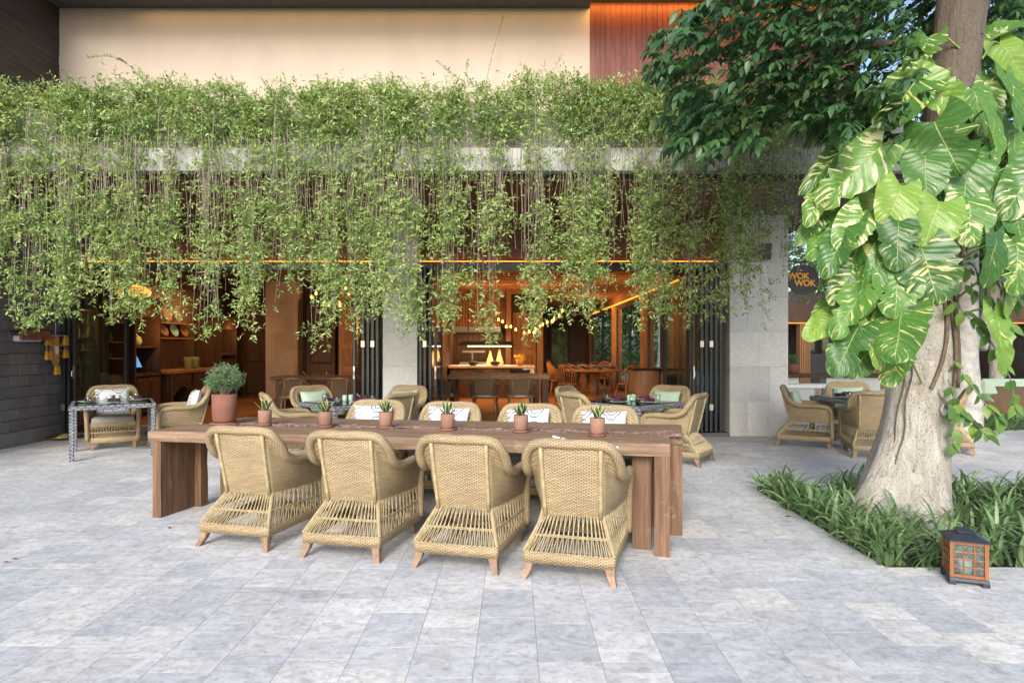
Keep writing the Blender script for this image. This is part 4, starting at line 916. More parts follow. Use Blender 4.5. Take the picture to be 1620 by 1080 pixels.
# ------------------------------------------------------------------ round sign, wall speaker
sg_=thing('round_sign','round aubergine hanging sign with orange lettering beside the wide pillar','sign',(4.87,10.62,2.55))
m=MB(); nn=48; m.add([(.255*math.cos(6.2832*i/nn),y,.255*math.sin(6.2832*i/nn)) for y in (-.02,.02) for i in range(nn)],[tuple(range(nn)),tuple(range(2*nn-1,nn-1,-1))]+[(i,nn+i,nn+(i+1)%nn,(i+1)%nn) for i in range(nn)]); m.build('disc',MT['sign'],sg_)
m=MB(); m.tube([(-.49,0,.30),(.05,0,.30)],.012,8); 
for x in (-.1,.1): m.tube([(x*.4,0,.30),(x*.4,0,.25)],.006,6)
m.build('bracket',MT['black'],sg_)
def letters(txt,size,loc,parent):
    cu=bpy.data.curves.new('t','FONT'); cu.body=txt; cu.size=size; cu.extrude=.004; cu.offset=size*.028; cu.align_x='LEFT'; cu.space_character=.95
    o=bpy.data.objects.new('t',cu); COL.objects.link(o); dg=bpy.context.evaluated_depsgraph_get(); me=bpy.data.meshes.new_from_object(o.evaluated_get(dg)); bpy.data.objects.remove(o)
    me.materials.clear(); me.materials.append(MT['orange']); return obj('lettering',me,parent,loc,rot=(R(90),0,0))
letters('WOK',.142,(-.262,-.025,.012),sg_); letters('WOK',.142,(-.155,-.025,-.105),sg_)
sp=thing('wall_speaker','small black wall speaker high on the wide limestone pillar','speaker',(3.98,10.07,2.8)); m=MB(); m.hexa([(-.068,-.15,.0),(.068,-.15,.0),(.078,-.03,-.0),(-.078,-.03,0)],[(-.078,-.17,.245),(.078,-.17,.245),(.082,-.03,.245),(-.082,-.03,.245)]); m.build('cabinet',MT['black'],sp,bevel=.006)
m=MB(); m.box(-.03,.03,-.03,-.002,.06,.18); m.build('bracket',MT['black'],sp)
# ------------------------------------------------------------------ fringed shrine shelf, tasselled hanging, brass tray by the stone wall
sf=thing('shrine_shelf','brown fringed parasol shelf over lilac cloth on the dark stone wall','shelf',(-7.17,9.27,1.62))
m=MB(); m.box(-.02,.16,-.30,.30,.045,.075); m.build('board',MT['cabinet'],sf)
m=MB()
for i in range(46):
    y=-.29+.58*i/45; m.bar((.165,y,.045),(.165+random.uniform(0,.02),y+random.uniform(-.008,.008),-.09),.014,.006,(1,0,0))
m.build('fringe',MT['fringe'],sf,kind='stuff'); m=MB(); m.box(-.01,.12,-.22,.20,-.12,-.03); m.build('cloth',MT['lilac'],sf,bevel=.02)
hg=thing('tasselled_hanging','woven hanging with yellow tassels and small white centre on the dark stone wall','ornament',(-7.06,9.75,1.25))
m=MB(); m.box(-.015,.015,-.055,.055,-.06,.32)
for i in range(16):
    a=6.2832*i/16; m.tube([(0,.05*math.cos(a),.12+.16*math.sin(a)),(0,.115*math.cos(a),.12+.235*math.sin(a))],.012,5)
m.build('frame',MT['basket'],hg); m=MB(); m.box(.016,.024,-.035,.035,.06,.19); m.build('centre',MT['white'],hg)
for y,zs in ((-.21,(.20,-.02)),(-.14,(.20,-.02)),(.17,(.20,0)),(.22,(.20,0)),(-.02,(-.25,)),(.03,(-.25,))):
    for z in zs:
        m=MB(); m.lathe([(.008,.14),(.02,.12),(.034,0),(.001,.0)],8,(.02,y,z)); m.build('tassel',MT['tassel'],hg)
m=MB(); m.tube([(0,-.24,.35),(0,.25,.35)],.008,5); 
for y in (-.21,-.14,.17,.22): m.tube([(.02,y,.1),(.02,y,.36)],.004,4)
m.tube([(.0,0,.3),(0,0,.55)],.004,4); m.build('cords',MT['lilac'],hg)
p=gp(102,694); p.z=0
ot=thing('offering_tray','brass dish offering tray on the floor by the dark stone wall','tray',p); m=MB(); m.lathe([(.13,.002),(.22,.03),(.235,.055),(.225,.055),(.20,.035),(.001,.03)],24); m.build('dish',MT['brass'],ot,True)
m=MB(); m.lathe([(.10,.035),(.085,.06),(.03,.08),(.001,.082)],12); m.build('offering',MT['olive'],ot,True)
# ------------------------------------------------------------------ indoor barrel chairs, timber table, round table with spindle chairs
def make_barrel():
    t=thing('barrel_chair','x','chair'); arc=[R(200+i*10) for i in range(15)]
    out=[Vector((.29*math.cos(a),.27*math.sin(a),0)) for a in arc]
    m=MB(); hts=[.60+.16*math.sin(math.pi*i/14)**.8 for i in range(15)]; P=[[p*.92+Vector((0,0,.40)),p*.97+Vector((0,0,(.40+h)/2)),p+Vector((0,0,h))] for p,h in zip(out,hts)]
    m.grid(P,lambda i,j:(i*.09,j*.17)); m.grid([[q*.95+Vector((0,0,q.z*.05)) for q in r] for r in P],lambda i,j:(i*.09,j*.17),True); m.build('woven_back',MT['rattan'],t,True)
    m=MB(); m.tube([p+Vector((0,0,h)) for p,h in zip(out,hts)],.024,8)
    for k in (4,10): m.tube([P[k][0]*1.03,P[k][2]*1.02],.017,6)
    m.tube([p*.95+Vector((0,0,.40)) for p in out],.022,8); m.build('bent_frame',MT['rattanframe'],t,True)
    m=MB(); m.lathe([(.001,.37),(.25,.38),(.27,.42),(.23,.46),(.001,.465)],20); m.build('seat',MT['seat'],t,True)
    for x,y,d in ((-.2,-.18,-1),(.2,-.18,-1),(-.22,.18,1),(.22,.18,1)): m=MB(); m.tube([(x,y,.40),(x*1.15,y+.05*d,0)],[.024,.017],8); m.build('leg',MT['rattanframe'],t,True)
    return t
BC=make_barrel(); bfirst=[True]
def barrel(loc,rz,label,group):
    if bfirst[0]: bfirst[0]=False; BC.location=loc; BC.rotation_euler=(0,0,rz); tag(BC,label,None,group); return BC
    return dup(BC,loc,rz,label,group)
gi='barrel chairs at the indoor communal table'
barrel((-.55,12.05,.08),0,'brown rattan barrel chair at the communal table, in line with the conical baskets',gi); barrel((.14,12.05,.08),0,'brown rattan barrel chair at the communal table, nearer the glazed side wall',gi); barrel((-1.40,12.1,.08),R(-20),'brown rattan barrel chair partly behind the folding doors at the communal table',gi)
for x,pm,pn in ((-.62,PK,'kilim striped pillow on the far side of the communal table'),(.15,PN,'navy pillow on the far side of the communal table')):
    ch=barrel((x,13.7,.08),math.pi,'brown rattan barrel chair across the communal table with the '+pn.split(' pillow')[0]+' pillow',gi); obj('throw_pillow',pm,None,(x,13.80,.76),rot=(R(-12),0,0),label=pn,cat='pillow')
ct=thing('communal_table','dark timber communal table with panel legs inside the wide opening','table',(-.3,12.9,.08))
m=MB(); m.box(-1.0,1.02,-.45,.45,.70,.78); m.build('top',MT['table'],ct,bevel=.006)
for x in (-.9,.75,.93): m=MB(); m.box(x-.06,x+.06,-.42,.40 if x<.9 else .1,0,.70); m.build('panel_leg',MT['cabinet'],ct,bevel=.004)
bt=thing('bar_side_table','dark timber dining table beside the carved post indoors','table',(-3.6,12.6,.08)); m=MB(); m.box(-1.1,1.0,-.4,.4,.70,.76); m.build('top',MT['cabinet'],bt,bevel=.006)
for x in (-.95,.85): m=MB(); m.box(x-.06,x+.06,-.35,.35,0,.70); m.build('panel_leg',MT['cabinet'],bt,bevel=.004)
gj='barrel chairs at the bar-side table'
barrel((-4.1,11.9,.08),R(8),'brown rattan barrel chair at the bar-side table, sideboard end',gj); barrel((-3.2,11.95,.08),R(-5),'brown rattan barrel chair at the bar-side table, beside the folded doors',gj)
for x,y,z in ((-4.1,12.4,.84),(-3.7,12.5,.84),(-.9,12.7,.86),(-1.2,12.6,.86),(.35,12.6,.86)): obj('tumbler',glme,None,(x,y,z),label='clear tumbler on an indoor timber table',cat='glass',group='tumblers on the indoor tables')
def make_spindle():
    t=thing('spindle_chair','x','chair'); arc=[R(195+i*15) for i in range(11)]
    m=MB(); m.lathe([(.001,.42),(.20,.42),(.225,.44),(.22,.46),(.001,.455)],20); m.build('seat',MT['warmwood'],t,True)
    top=[Vector((.27*math.cos(a),.25*math.sin(a),.66+.24*math.sin(math.pi*i/10)**1.5)) for i,a in enumerate(arc)]
    m=MB(); m.tube(top,.02,8); m.build('bow',MT['warmwood'],t,True)
    for p in top[0:11]: m=MB(); m.tube([Vector((p.x*.75,p.y*.75,.45)),p],.010 if abs(p.x)>.2 else .016,6); m.build('spindle',MT['warmwood'],t,True)
    for x in (-1,1):
        for y in (-1,1): m=MB(); m.tube([(x*.14,y*.14,.43),(x*.19,y*.19,.2),(x*.22,y*.22,0)],[.016,.022,.012],8); m.build('leg',MT['warmwood'],t,True)
    return t
SC=make_spindle(); SC.location=(1.30,15.2,.08); SC.rotation_euler=(0,0,R(-25)); tag(SC,'honey spindle-back chair with its back to the communal table',None,'spindle chairs around the dining tables')
for x,y,rz,lb_ in ((2.75,15.3,R(30),'honey spindle-back chair between round table and host stand'),(1.15,16.9,R(-80),'honey spindle-back chair at the first round table, kitchen side'),(1.25,18.2,R(-80),'honey spindle-back chair between the two round tables, kitchen side'),(1.35,19.6,R(-90),'honey spindle-back chair at the deeper round table, kitchen side'),(1.4,21,R(-90),'honey spindle-back chair closest to the dark end wall'),(2.5,17.9,R(150),'honey spindle-back chair facing out between the two round tables'),(2.8,19.4,R(90),'honey spindle-back chair at the deeper round table, glazed side')):
    dup(SC,(x,y,.08),rz,lb_,group='spindle chairs around the dining tables')
for i,(x,y,lab) in enumerate(((2.05,16.1,'round honey timber dining table laid with stacked plates, nearest the host stand'),(2.1,19.0,'round honey timber dining table deeper inside the dining hall'))):
    t=thing('round_table',lab,'table',(x,y,.08)); m=MB(); m.lathe([(.001,.71),(.72,.71),(.75,.725),(.75,.755),(.73,.765),(.001,.765)],36); m.build('top',MT['warmwood'],t); m=MB(); m.lathe([(.28,0),(.26,.05),(.10,.1),(.13,.35),(.09,.5),(.2,.71)],20); m.build('pedestal',MT['warmwood'],t,True)
    for k in range(9):
        a=k*.7; q=Vector((x+.5*math.cos(a),y+.5*math.sin(a),.845)); obj('plate',ptme,None,q,label='plate laid on a round timber dining table',cat='plate',group='plates on the round dining tables'); obj('napkin',nkme,None,q+Vector((0,0,.012)),a,label='dark napkin on a plate on a round dining table',cat='napkin',group='napkins on the round dining tables')
        obj('tumbler',glme,None,(x+.62*math.cos(a+.35),y+.62*math.sin(a+.35),.845),label='clear tumbler on a round dining table',cat='glass',group='tumblers on the round dining tables')
hs=thing('host_stand','curved honey timber host stand with dark top by the glazed wall','counter',(2.72,12.0,.08)); m=MB(); arc=[Vector((-.22+.30*math.cos(R(a)),.25+.30*math.sin(R(a))-.2,0)) for a in range(150,400,12)]
P=[[p+Vector((0,0,0)),p*1.02+Vector((0,0,.45)),p+Vector((0,0,.9))] for p in arc]; m.grid(P,None,True); m.grid([[q+Vector((.0,.02,0)) for q in r] for r in P]); m.build('curved_panel',MT['warmwood'],hs,True)
m=MB(); m.box(.06,.40,-.12,.20,0,.9); m.build('end_cabinet',MT['warmwood'],hs,bevel=.02); m=MB(); m.box(-.50,.44,-.27,.36,.90,.935); m.build('top',MT['black'],hs,bevel=.015); m=MB(); m.box(.12,.36,-.125,-.12,.55,.82); m.build('shelf_shade',MT['black'],hs)  # flat black plate stands in for the shade of a shelf opening
for px,py,Y in ((927,491,17.0),(907,497,19.5)):
    c=at(px,py,Y); t=thing('ceiling_fan','black three-blade ceiling fan under the slatted ceiling','fan',c,group='ceiling fans in the dining hall'); m=MB(); m.lathe([(.02,.06),(.10,.04),(.11,-.03),(.03,-.07)][::-1],14); m.tube([(0,0,.05),(0,0,2.94-c.z)],.014,6); m.build('motor',MT['black'],t,True)
    for k in range(3):
        a=k*2.094+.2; m=MB(); d=Vector((math.cos(a),math.sin(a),0)); m.bar(d*.1,d*.72,.12,.012,(-.15*d.y,.15*d.x,1)); m.build('blade',MT['black'],t)
# ================================================================== HANGING VINES
class LV:
    def __init__(s): s.p=[];s.d=[];s.n=[];s.l=[];s.w=[]
    def add(s,p,d,n,l,w): s.p.append(tuple(p));s.d.append(tuple(d));s.n.append(tuple(n));s.l.append(l);s.w.append(w)
    def mesh(s,name,mat,fold=.25): return leaves_mesh(name,np.array(s.p),np.array(s.d),np.array(s.n),np.array(s.l),np.array(s.w),fold,mat)
rv=random.Random(5); U_=rv.uniform; G_=rv.gauss
prof=[(-100,520),(0,525),(50,522),(100,505),(150,502),(200,508),(260,520),(300,505),(350,512),(400,495),(440,492),(480,500),(520,525),(560,508),(600,495),(660,512),(700,492),(740,518),(800,500),(850,512),(900,478),(940,500),(985,512),(1020,482),(1060,488),(1100,495),(1150,505),(1180,500),(1210,455),(1250,420),(1320,345),(1420,330)]
def interp(x):
    for (a,b),(c,d) in zip(prof,prof[1:]):
        if a<=x<=c: return b+(d-b)*(x-a)/(c-a)
    return 340
lv=LV(); stems=MB()
def twig(p,d,L_,n,ls=1.0,droop=.35):
    q=Vector(p); d=Vector(d).normalized()
    for k in range(n):
        t=(k+1)/n; q=q+d*(L_/n); d=(d+Vector((0,0,-droop/n))).normalized()
        for sgn in (-1,1):
            if rv.random()<.12: continue
            sv=d.orthogonal().normalized(); sv.rotate(Matrix.Rotation(U_(0,6.28),3,d)); ld=d*U_(.4,.9)+sv
            lv.add(q,ld,(U_(-1,1),U_(-1.2,.2),U_(.1,1.2)),U_(.040,.074)*ls,U_(.0135,.025)*ls)
    return q
def strand(X,Yf,z0,z1,dens,bare=.0):
    sway=U_(0,6.28); amp=U_(.01,.05); pts=[]; L_=z0-z1; n=max(6,int(L_/.12))
    lean=U_(-.06,.06)
    for i in range(n+1):
        t=i/n; z=z0-L_*t; pts.append(Vector((X+lean*t+amp*math.sin(sway+5*t),Yf+.03*math.sin(sway*2+4*t)-(.05*t),z)))
    stems.tube(pts,[.0034-.0018*i/n for i in range(n+1)],3,False)
    tot=int(L_*dens)
    for _ in range(tot):
        t=U_(0,1); z=z0-L_*t
        if z>3.0 and rv.random()<bare*min(1,(z-3.0)/.45): continue
        i=min(int(t*n),n-1); p=pts[i].lerp(pts[i+1],t*n-i); a=U_(0,6.28); dn=Vector((math.cos(a),math.sin(a)*.8-.15,U_(-.9,.5)))
        if noise.noise((p.x*2.6,p.z*2.2,4.0))<-.18 and rv.random()<.75: continue
        if rv.random()<.46: twig(p,dn,U_(.05,.22),rv.randint(2,6))
        else: lv.add(p,dn,(U_(-1,1),U_(-1,.3),U_(0,1)),U_(.038,.07),U_(.013,.023))
    twig(pts[-1],(0,0,-1),.10,4)
def one(px,reach,dens):
    X=(px-CX)*7.72/F; strand(X,U_(7.56,7.80),U_(3.84,3.98) if rv.random()<.8 else U_(4,4.5),min(reach,3.5),dens,.5)
px=-70
while px<1335:                      # leafy bundles with thin places between them
    wdt=U_(10,34); far_=px>1180; zend=H+(CY-interp(px))*7.72/F
    full=rv.random(); reach=zend+(U_(-.24,.16) if full<.7 else U_(.2,1.0))
    for k in range(int(wdt*U_(.30,.62)*(.45 if far_ else 1))+1):
        r=reach+abs(G_(0,.34)) if k else reach; one(px+G_(0,wdt*.30),r,U_(22,40)*(.6 if far_ else 1))
    px+=wdt*U_(.8,2.05)
for i in range(150):
    px=U_(-60,1330); one(px,H+(CY-interp(px))*7.72/F+1.6*rv.random(),U_(16,30)*(.5 if px>1180 else 1))
for i in range(1300):               # tufts lying over the slab edge
    X=U_(-7.2,3.9); c_=noise.noise((X*1.9,4.4,0))+.6*noise.noise((X*5,1.4,0))
    if c_<.05: continue
    twig((X,U_(7.62,7.78),U_(3.5,4.0)),(G_(0,.7),-.5+G_(0,.3),-.5+G_(0,.5)),U_(.08,.22),rv.randint(3,6),1.05,.5)
# bare woody stems just under the slab
for i in range(260):
    X=U_(-7.1,3.6); z1=U_(2.4,3.3); stems.tube([(X,7.78,3.95),(X+U_(-.03,.03),7.76,3.5),(X+U_(-.06,.06),7.74,z1)],.0026,3,False)
# side edge beyond the pillar
for i in range(60): strand(5.22+U_(-.02,.08),U_(9.8,13),3.9,U_(2.3,3.1),30,.1)
# mass over the planter
def ztp(X): return 4.58+.14*noise.noise((X*.8,0,0))+.16*noise.noise((X*2.7,5,0))+(.06 if -1<X<2.6 else 0)
for i in range(16500):
    X=U_(-7.3,4.6); tp=ztp(X)
    lump=noise.noise((X*1.6,9.1,0))+.5*noise.noise((X*4.2,3.3,0))
    if rv.random()<.30-lump*.9: continue
    if X>3.2 and rv.random()<.35: continue
    if rv.random()<.72: z=3.93+(tp-3.93)*U_(0,1)**.8; Y=7.90+.16*U_(-1,.6)-.16*max(0,noise.noise((X*2.2,z*2.6,1.7)))-.06*math.sin((z-3.9)*2.5)
    else: z=tp-abs(G_(0,.10)); Y=U_(7.8,9.15)
    d=(G_(0,.6),-.55+G_(0,.5),.35+G_(0,.65)); p=Vector((X,Y,z)); q=twig(p,d,U_(.08,.26),rv.randint(3,6),1.0,.8)
    if i%5==0: stems.tube([p,q],.002,3,False)
# arching sprays above the outline
for i in range(260):
    X=U_(-7.2,4.3); z=ztp(X)-.05; d=Vector((G_(0,.6),G_(-.2,.4),1)).normalized(); L_=U_(.12,.48); p=Vector((X,U_(7.8,9.1),z)); q=twig(p,d,L_,int(L_/.032),.8,.9); stems.tube([p,p.lerp(q,.6)+Vector((0,0,.02)),q],.0022,3,False)
def spray(pp,n,ls):
    c=catmull(pp,8); stems.tube(c,.004,4,False)
    for i in range(n):
        p=c[int(U_(.15,1)*(len(c)-1))]; lv.add(p,(U_(-1,1),U_(-.6,.3),U_(-.2,1)),(U_(-1,1),-1,U_(0,1)),U_(.03,.05)*ls,U_(.012,.02)*ls)
spray([at(768,140,9.0),at(778,90,9.05),at(797,24,9.1)],70,.8); spray([at(235,140,8.4),at(205,105,8.3),at(175,90,8.2),at(138,92,8.2)],90,1); spray([at(742,140,8.4),at(738,108,8.4),at(742,94,8.4)],22,1); spray([at(735,130,8.4),at(712,115,8.4),at(690,97,8.4)],36,.9)
print('vine leaves',len(lv.p))
vi=obj('hanging_vines',lv.mesh('foliage',MT['vine']),None,kind='stuff',label='mass of small-leaved creepers spilling over the planter and roof slab',cat='vine')
stems.build('stems',MT['stem'],vi,kind='stuff')
# ================================================================== BIG TREE
tr=thing('ficus_tree','pale fluted tree trunk leaning up through the planting bed under a dark leafy crown','tree',(3.45,5.35,0))
TC=[(0,3.35,5.40,.31),(.15,3.36,5.40,.295),(.35,3.38,5.39,.28),(.7,3.415,5.38,.262),(1.2,3.455,5.36,.243),(1.8,3.50,5.35,.222),(2.4,3.55,5.34,.202),(3.0,3.62,5.33,.19),(3.6,3.70,5.33,.188),(4.4,3.79,5.33,.19),(5.4,3.95,5.35,.19),(7.0,4.3,5.4,.15)]
def tcen(z):
    for a,b_ in zip(TC,TC[1:]):
        if a[0]<=z<=b_[0]:
            t=(z-a[0])/(b_[0]-a[0]); return tuple(a[k]+(b_[k]-a[k])*t for k in (1,2,3))
    return TC[-1][1:]
m=MB(); P=[]; nz,na=110,72
for i in range(nz+1):
    z=-.05+7.0*(i/nz)**1.4; cx,cy,r=tcen(max(z,0)); row=[]
    for k in range(na+1):
        a=2*math.pi*(k%na)/na; low=max(0,1-z/.9)**1.6
        lob=low*(.16*max(0,math.cos(a-R(205)))**6*2.2+.14*max(0,math.cos(a-R(262)))**8+.07*max(0,math.cos(a-R(305)))**8+.03*max(0,math.cos(a-R(20)))**6+.2*max(0,math.cos(a-R(110)))**6)
        flu=.045*math.cos(5*a+1.2+z*.35)*max(.15,1-z/2.2)+.02*math.cos(11*a+z)*max(0,1-z/1.6)
        nz_=noise.noise((math.cos(a)*1.6,math.sin(a)*1.6,z*1.4))*.05+noise.noise((math.cos(a)*5,math.sin(a)*5,z*3))*.018
        rr=r*(1+flu+nz_)+lob; row.append(Vector((cx+rr*math.cos(a),cy+rr*math.sin(a),z)))
    P.append(row)
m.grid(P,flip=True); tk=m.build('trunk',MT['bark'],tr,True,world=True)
m=MB(); kc_=Vector((3.55,5.36,.93)); 
for k,(r0,r1) in enumerate(((.05,.012),(.03,.008))):
    c=Vector((3.50,5.36-.268,.93)) if k==0 else Vector((3.47,5.36-.262,1.06)); m.tube([c+Vector((r0*math.cos(t*.52),-.0,r0*1.15*math.sin(t*.52))) for t in range(13)],r1,6,False)
m.build('knot',MT['bark'],tk,True,world=True)
for x,dx in ((3.20,-.03),(3.225,.012)):
    m=MB(); pts=[]
    for i in range(16):
        z=1.5-1.5*i/15; cx,cy,r=tcen(z); a=R(186+x*10+dx*260); rr=r+max(0,.9-z)*.14+.02; pts.append(Vector((cx+rr*math.cos(a)+.015*math.sin(i*1.3+x*50),cy+rr*math.sin(a),z)))
    m.tube(catmull(pts,2),.0065,5,False); m.build('liana',MT['liana'],tr,True,world=True)
# limbs
limbs=[[(4.0,5.33,4.8),(3.2,5.1,5.2),(2.4,4.9,5.1),(1.7,4.8,4.7)],[(4.1,5.35,5.4),(3.0,5.6,6.0),(2.2,5.9,5.9),(1.6,6.1,5.5)],[(4.0,5.33,5.0),(4.9,5.2,5.8),(6.0,5.0,6.0)],[(4.1,5.3,5.2),(4.0,4.4,5.9),(3.7,3.6,6.2)],[(4.2,5.4,6.2),(4.6,6.3,6.9),(5.0,7.0,7.0)],[(3.75,5.33,3.9),(3.35,5.6,4.1),(2.8,5.7,4.15),(2.3,5.6,4.0)]]
for L_ in limbs:
    c=catmull(L_,6); m=MB(); m.tube(c,[.075-.06*i/len(c) for i in range(len(c))],8); m.build('limb',MT['bark'],tr,True,world=True)
# crown: pinnate sprays of leaflets, placed through the crown volume
def leafmesh(name,mat,L_=1,W=.46,n=6,droop=.18,fold=.12):
    m=MB(); P=[]
    for i in range(n+1):
        t=i/n; w_=W/2*(math.sin(math.pi*min(1,t**.8))**.8)*(1-.25*t) if 0<t<1 else .004; P.append([Vector((-w_,t*L_,fold*w_*2-droop*t*t*L_)),Vector((0,t*L_,-droop*t*t*L_)),Vector((w_,t*L_,fold*w_*2-droop*t*t*L_))])
    m.grid(P,lambda i,j:(j/2,i/n),True); return m.mesh(name,True,mats=[mat])
tl=leafmesh('leaf',MT['treeleaf'])
rt2=random.Random(11); cand=[]
poly=[(1038,70),(1075,28),(1125,-10),(1135,-120),(1640,-120),(1640,60),(1560,90),(1500,70),(1475,150),(1430,215),(1380,190),(1340,232),(1300,205),(1255,185),(1215,215),(1165,240),(1110,248),(1058,195),(1075,150),(1042,105)]
def inside(x,y):
    c=False; j=len(poly)-1
    for i in range(len(poly)):
        (xi,yi),(xj,yj)=poly[i],poly[j]
        if (yi>y)!=(yj>y) and x<(xj-xi)*(y-yi)/(yj-yi)+xi: c=not c
        j=i
    return c
def sprayleaf(p,d,n,ll):
    d=Vector(d).normalized(); q=Vector(p); 
    for k in range(n):
        q=q+d*ll*.36; d=(d+Vector((0,0,-.10))).normalized(); s_=d.cross(Vector((0,0,1))).normalized()
        for sg in ((-1,1) if k<n-1 else (0,)):
            ld=(d*.55+s_*sg*.8+Vector((rt2.gauss(0,.12),rt2.gauss(0,.12),-.35+rt2.gauss(0,.18)))).normalized()
            nr=Vector((rt2.gauss(0,.3),rt2.gauss(-.45,.3),1)); nr=(nr-ld*nr.dot(ld)).normalized(); cand.append((q.copy(),ld,nr,ll*rt2.uniform(.75,1.15)))
while len(cand)<17000:
    x=rt2.uniform(1030,1640); y=rt2.uniform(-120,260)
    if not inside(x,y): continue
    Y=rt2.uniform(4.5,6.6) if x<1455 else rt2.uniform(5.8,7.2); p=at(x,y,Y); sprayleaf(p,(-.75+rt2.gauss(0,.35),rt2.gauss(-.35,.4),-.15+rt2.gauss(0,.25)),rt2.randint(3,6),rt2.uniform(.075,.118))
inview=len(cand)
for L_ in limbs[1:5]:
    for _ in range(90):
        c=Vector(rt2.choice(L_[1:]))+Vector((rt2.gauss(0,.7),rt2.gauss(0,.6),rt2.gauss(.2,.5)))
        if CY-(c.z-H)*F/max(c.y,.5)<-150 or c.y<1: sprayleaf(c,(rt2.gauss(0,1),rt2.gauss(0,1),-.1),4,.14)
order=sorted(range(inview),key=lambda i:cand[i][0].y-cand[i][3]); near=set(order[:300])
off0=Vector(tr.location)
def lmat(p,d,nr,s): 
    x=d.cross(nr); return Matrix.Translation(p)@Matrix((x,d,nr)).transposed().to_4x4()@Matrix.Scale(s,4)
big=MB(); lvv=[v.co.copy() for v in tl.vertices]; lff=[tuple(p.vertices) for p in tl.polygons]
for i,(p,d,nr,s) in enumerate(cand):
    M=lmat(p-off0,d,nr,s)
    if i in near: o=obj('leaf',tl,tr); o.matrix_local=M
    else: big.add([M@v for v in lvv],lff,[[(0,0)]*4]*len(lff))
big.build('crown',MT['treeleaf'],tr,True,kind='stuff')
# ================================================================== CLIMBING POTHOS (big variegated leaves)
po=thing('climbing_pothos','giant yellow-splashed pothos climbing the tree trunk','plant',(3.6,5.05,1.2))
def pothos_mesh(seed,notch):
    r=random.Random(seed); m=MB(); ni,nj=18,11; P=[]; mx=max(((1-t)**.60*(t+.10)**.45) for t in np.linspace(0,1,50)); cuts=[(r.uniform(.3,.8),r.choice((-1,1)),r.uniform(.25,.6)) for _ in range(notch)]
    for i in range(ni+1):
        t=i/ni; w_=.40*((1-t)**.60*(t+.10)**.45)/mx if t<1 else .003; row=[]
        for j in range(nj):
            u=-1+2*j/(nj-1); ww=w_
            for ct,cs,cd in cuts:
                if u*cs>0 and abs(t-ct)<.035: ww*=1-cd*(1-abs(t-ct)/.035)
            x=u*ww; y=t-.16*abs(u)**1.6*(1-t)**2.2*1.6+.05*abs(u)*(1-t)*t; z=.10*abs(u)**1.3*(.7-t*.4)-.30*t*t+.03*math.sin(9*t+3*u)+.012*math.sin(26*t)*abs(u); row.append(Vector((x,y,z)))
        P.append(row)
    m.grid(P,lambda i,j:(j/(nj-1),i/ni),True); return m.mesh('leaf',True,mats=[MT['pothos']])
PM=[pothos_mesh(s,n_) for s,n_ in ((1,1),(2,4),(3,7),(4,2),(5,5))]
PL=[(1459,120,1391,189,4.85),(1459,126,1547,184,4.82),(1478,192,1513,268,4.7),(1462,245,1472,304,4.68),(1396,228,1311,315,4.7),(1396,186,1358,236,5.0),(1345,228,1270,288,4.85),(1308,290,1273,342,4.8),(1535,240,1531,312,4.75),(1562,172,1607,285,4.75),(1425,292,1412,352,4.62),(1457,392,1490,474,4.5),(1420,350,1426,420,4.55),(1485,318,1473,380,4.6),(1420,420,1424,501,4.55),(1430,492,1405,565,4.5),(1375,508,1408,577,4.62),(1362,512,1318,586,4.6),(1425,560,1404,603,4.7),(1378,442,1318,517,4.6),(1318,500,1280,528,4.75),(1345,352,1296,428,4.65),(1328,360,1280,392,4.8),(1366,335,1328,392,4.65),(1375,368,1322,434,4.8),(1305,340,1258,380,4.9),(1322,472,1282,502,4.85),(1352,420,1322,478,4.7),(1378,550,1350,588,4.75),(1530,315,1548,380,4.65),(1572,368,1585,450,4.65),(1587,438,1614,495,4.85),(1571,495,1612,585,4.8),(1390,410,1375,495,4.6),(1606,385,1622,460,4.7),(1552,60,1640,15,5.4),(1580,70,1650,130,5.3),(1590,120,1640,190,5.1),(1640,260,1600,330,4.9),(1600,330,1640,400,4.9),(1560,260,1600,330,5.0),(1400,300,1360,360,5.0),(1500,250,1520,310,4.95),(1540,420,1575,480,5.1),(1330,330,1290,390,5.05),(1410,460,1385,520,4.95),(1395,380,1350,430,5.0),(1470,300,1450,350,4.9),(1510,330,1530,380,5.0),(1500,200,1545,265,4.95),(1535,140,1580,212,5.0),(1492,285,1512,345,4.9),(1470,60,1440,120,5.05),(1600,200,1625,260,5.2),(1545,130,1600,180,5.4)]
RAT={0:0.75,1:0.72,2:1.05,3:1.0,4:0.54,5:0.5,6:0.32,7:0.5,8:0.85,9:0.45,10:0.9,11:1.05,12:0.8,13:1.1,14:0.92,15:1.05,16:0.62,17:0.66,18:0.7,19:0.5,20:0.62,21:0.55,22:0.6,23:0.8,24:0.5,25:0.5,26:0.5,27:0.7,28:0.8,29:0.95,30:0.78,31:0.7,32:0.45,33:0.4}
rp=random.Random(3); po0=Vector(po.location)
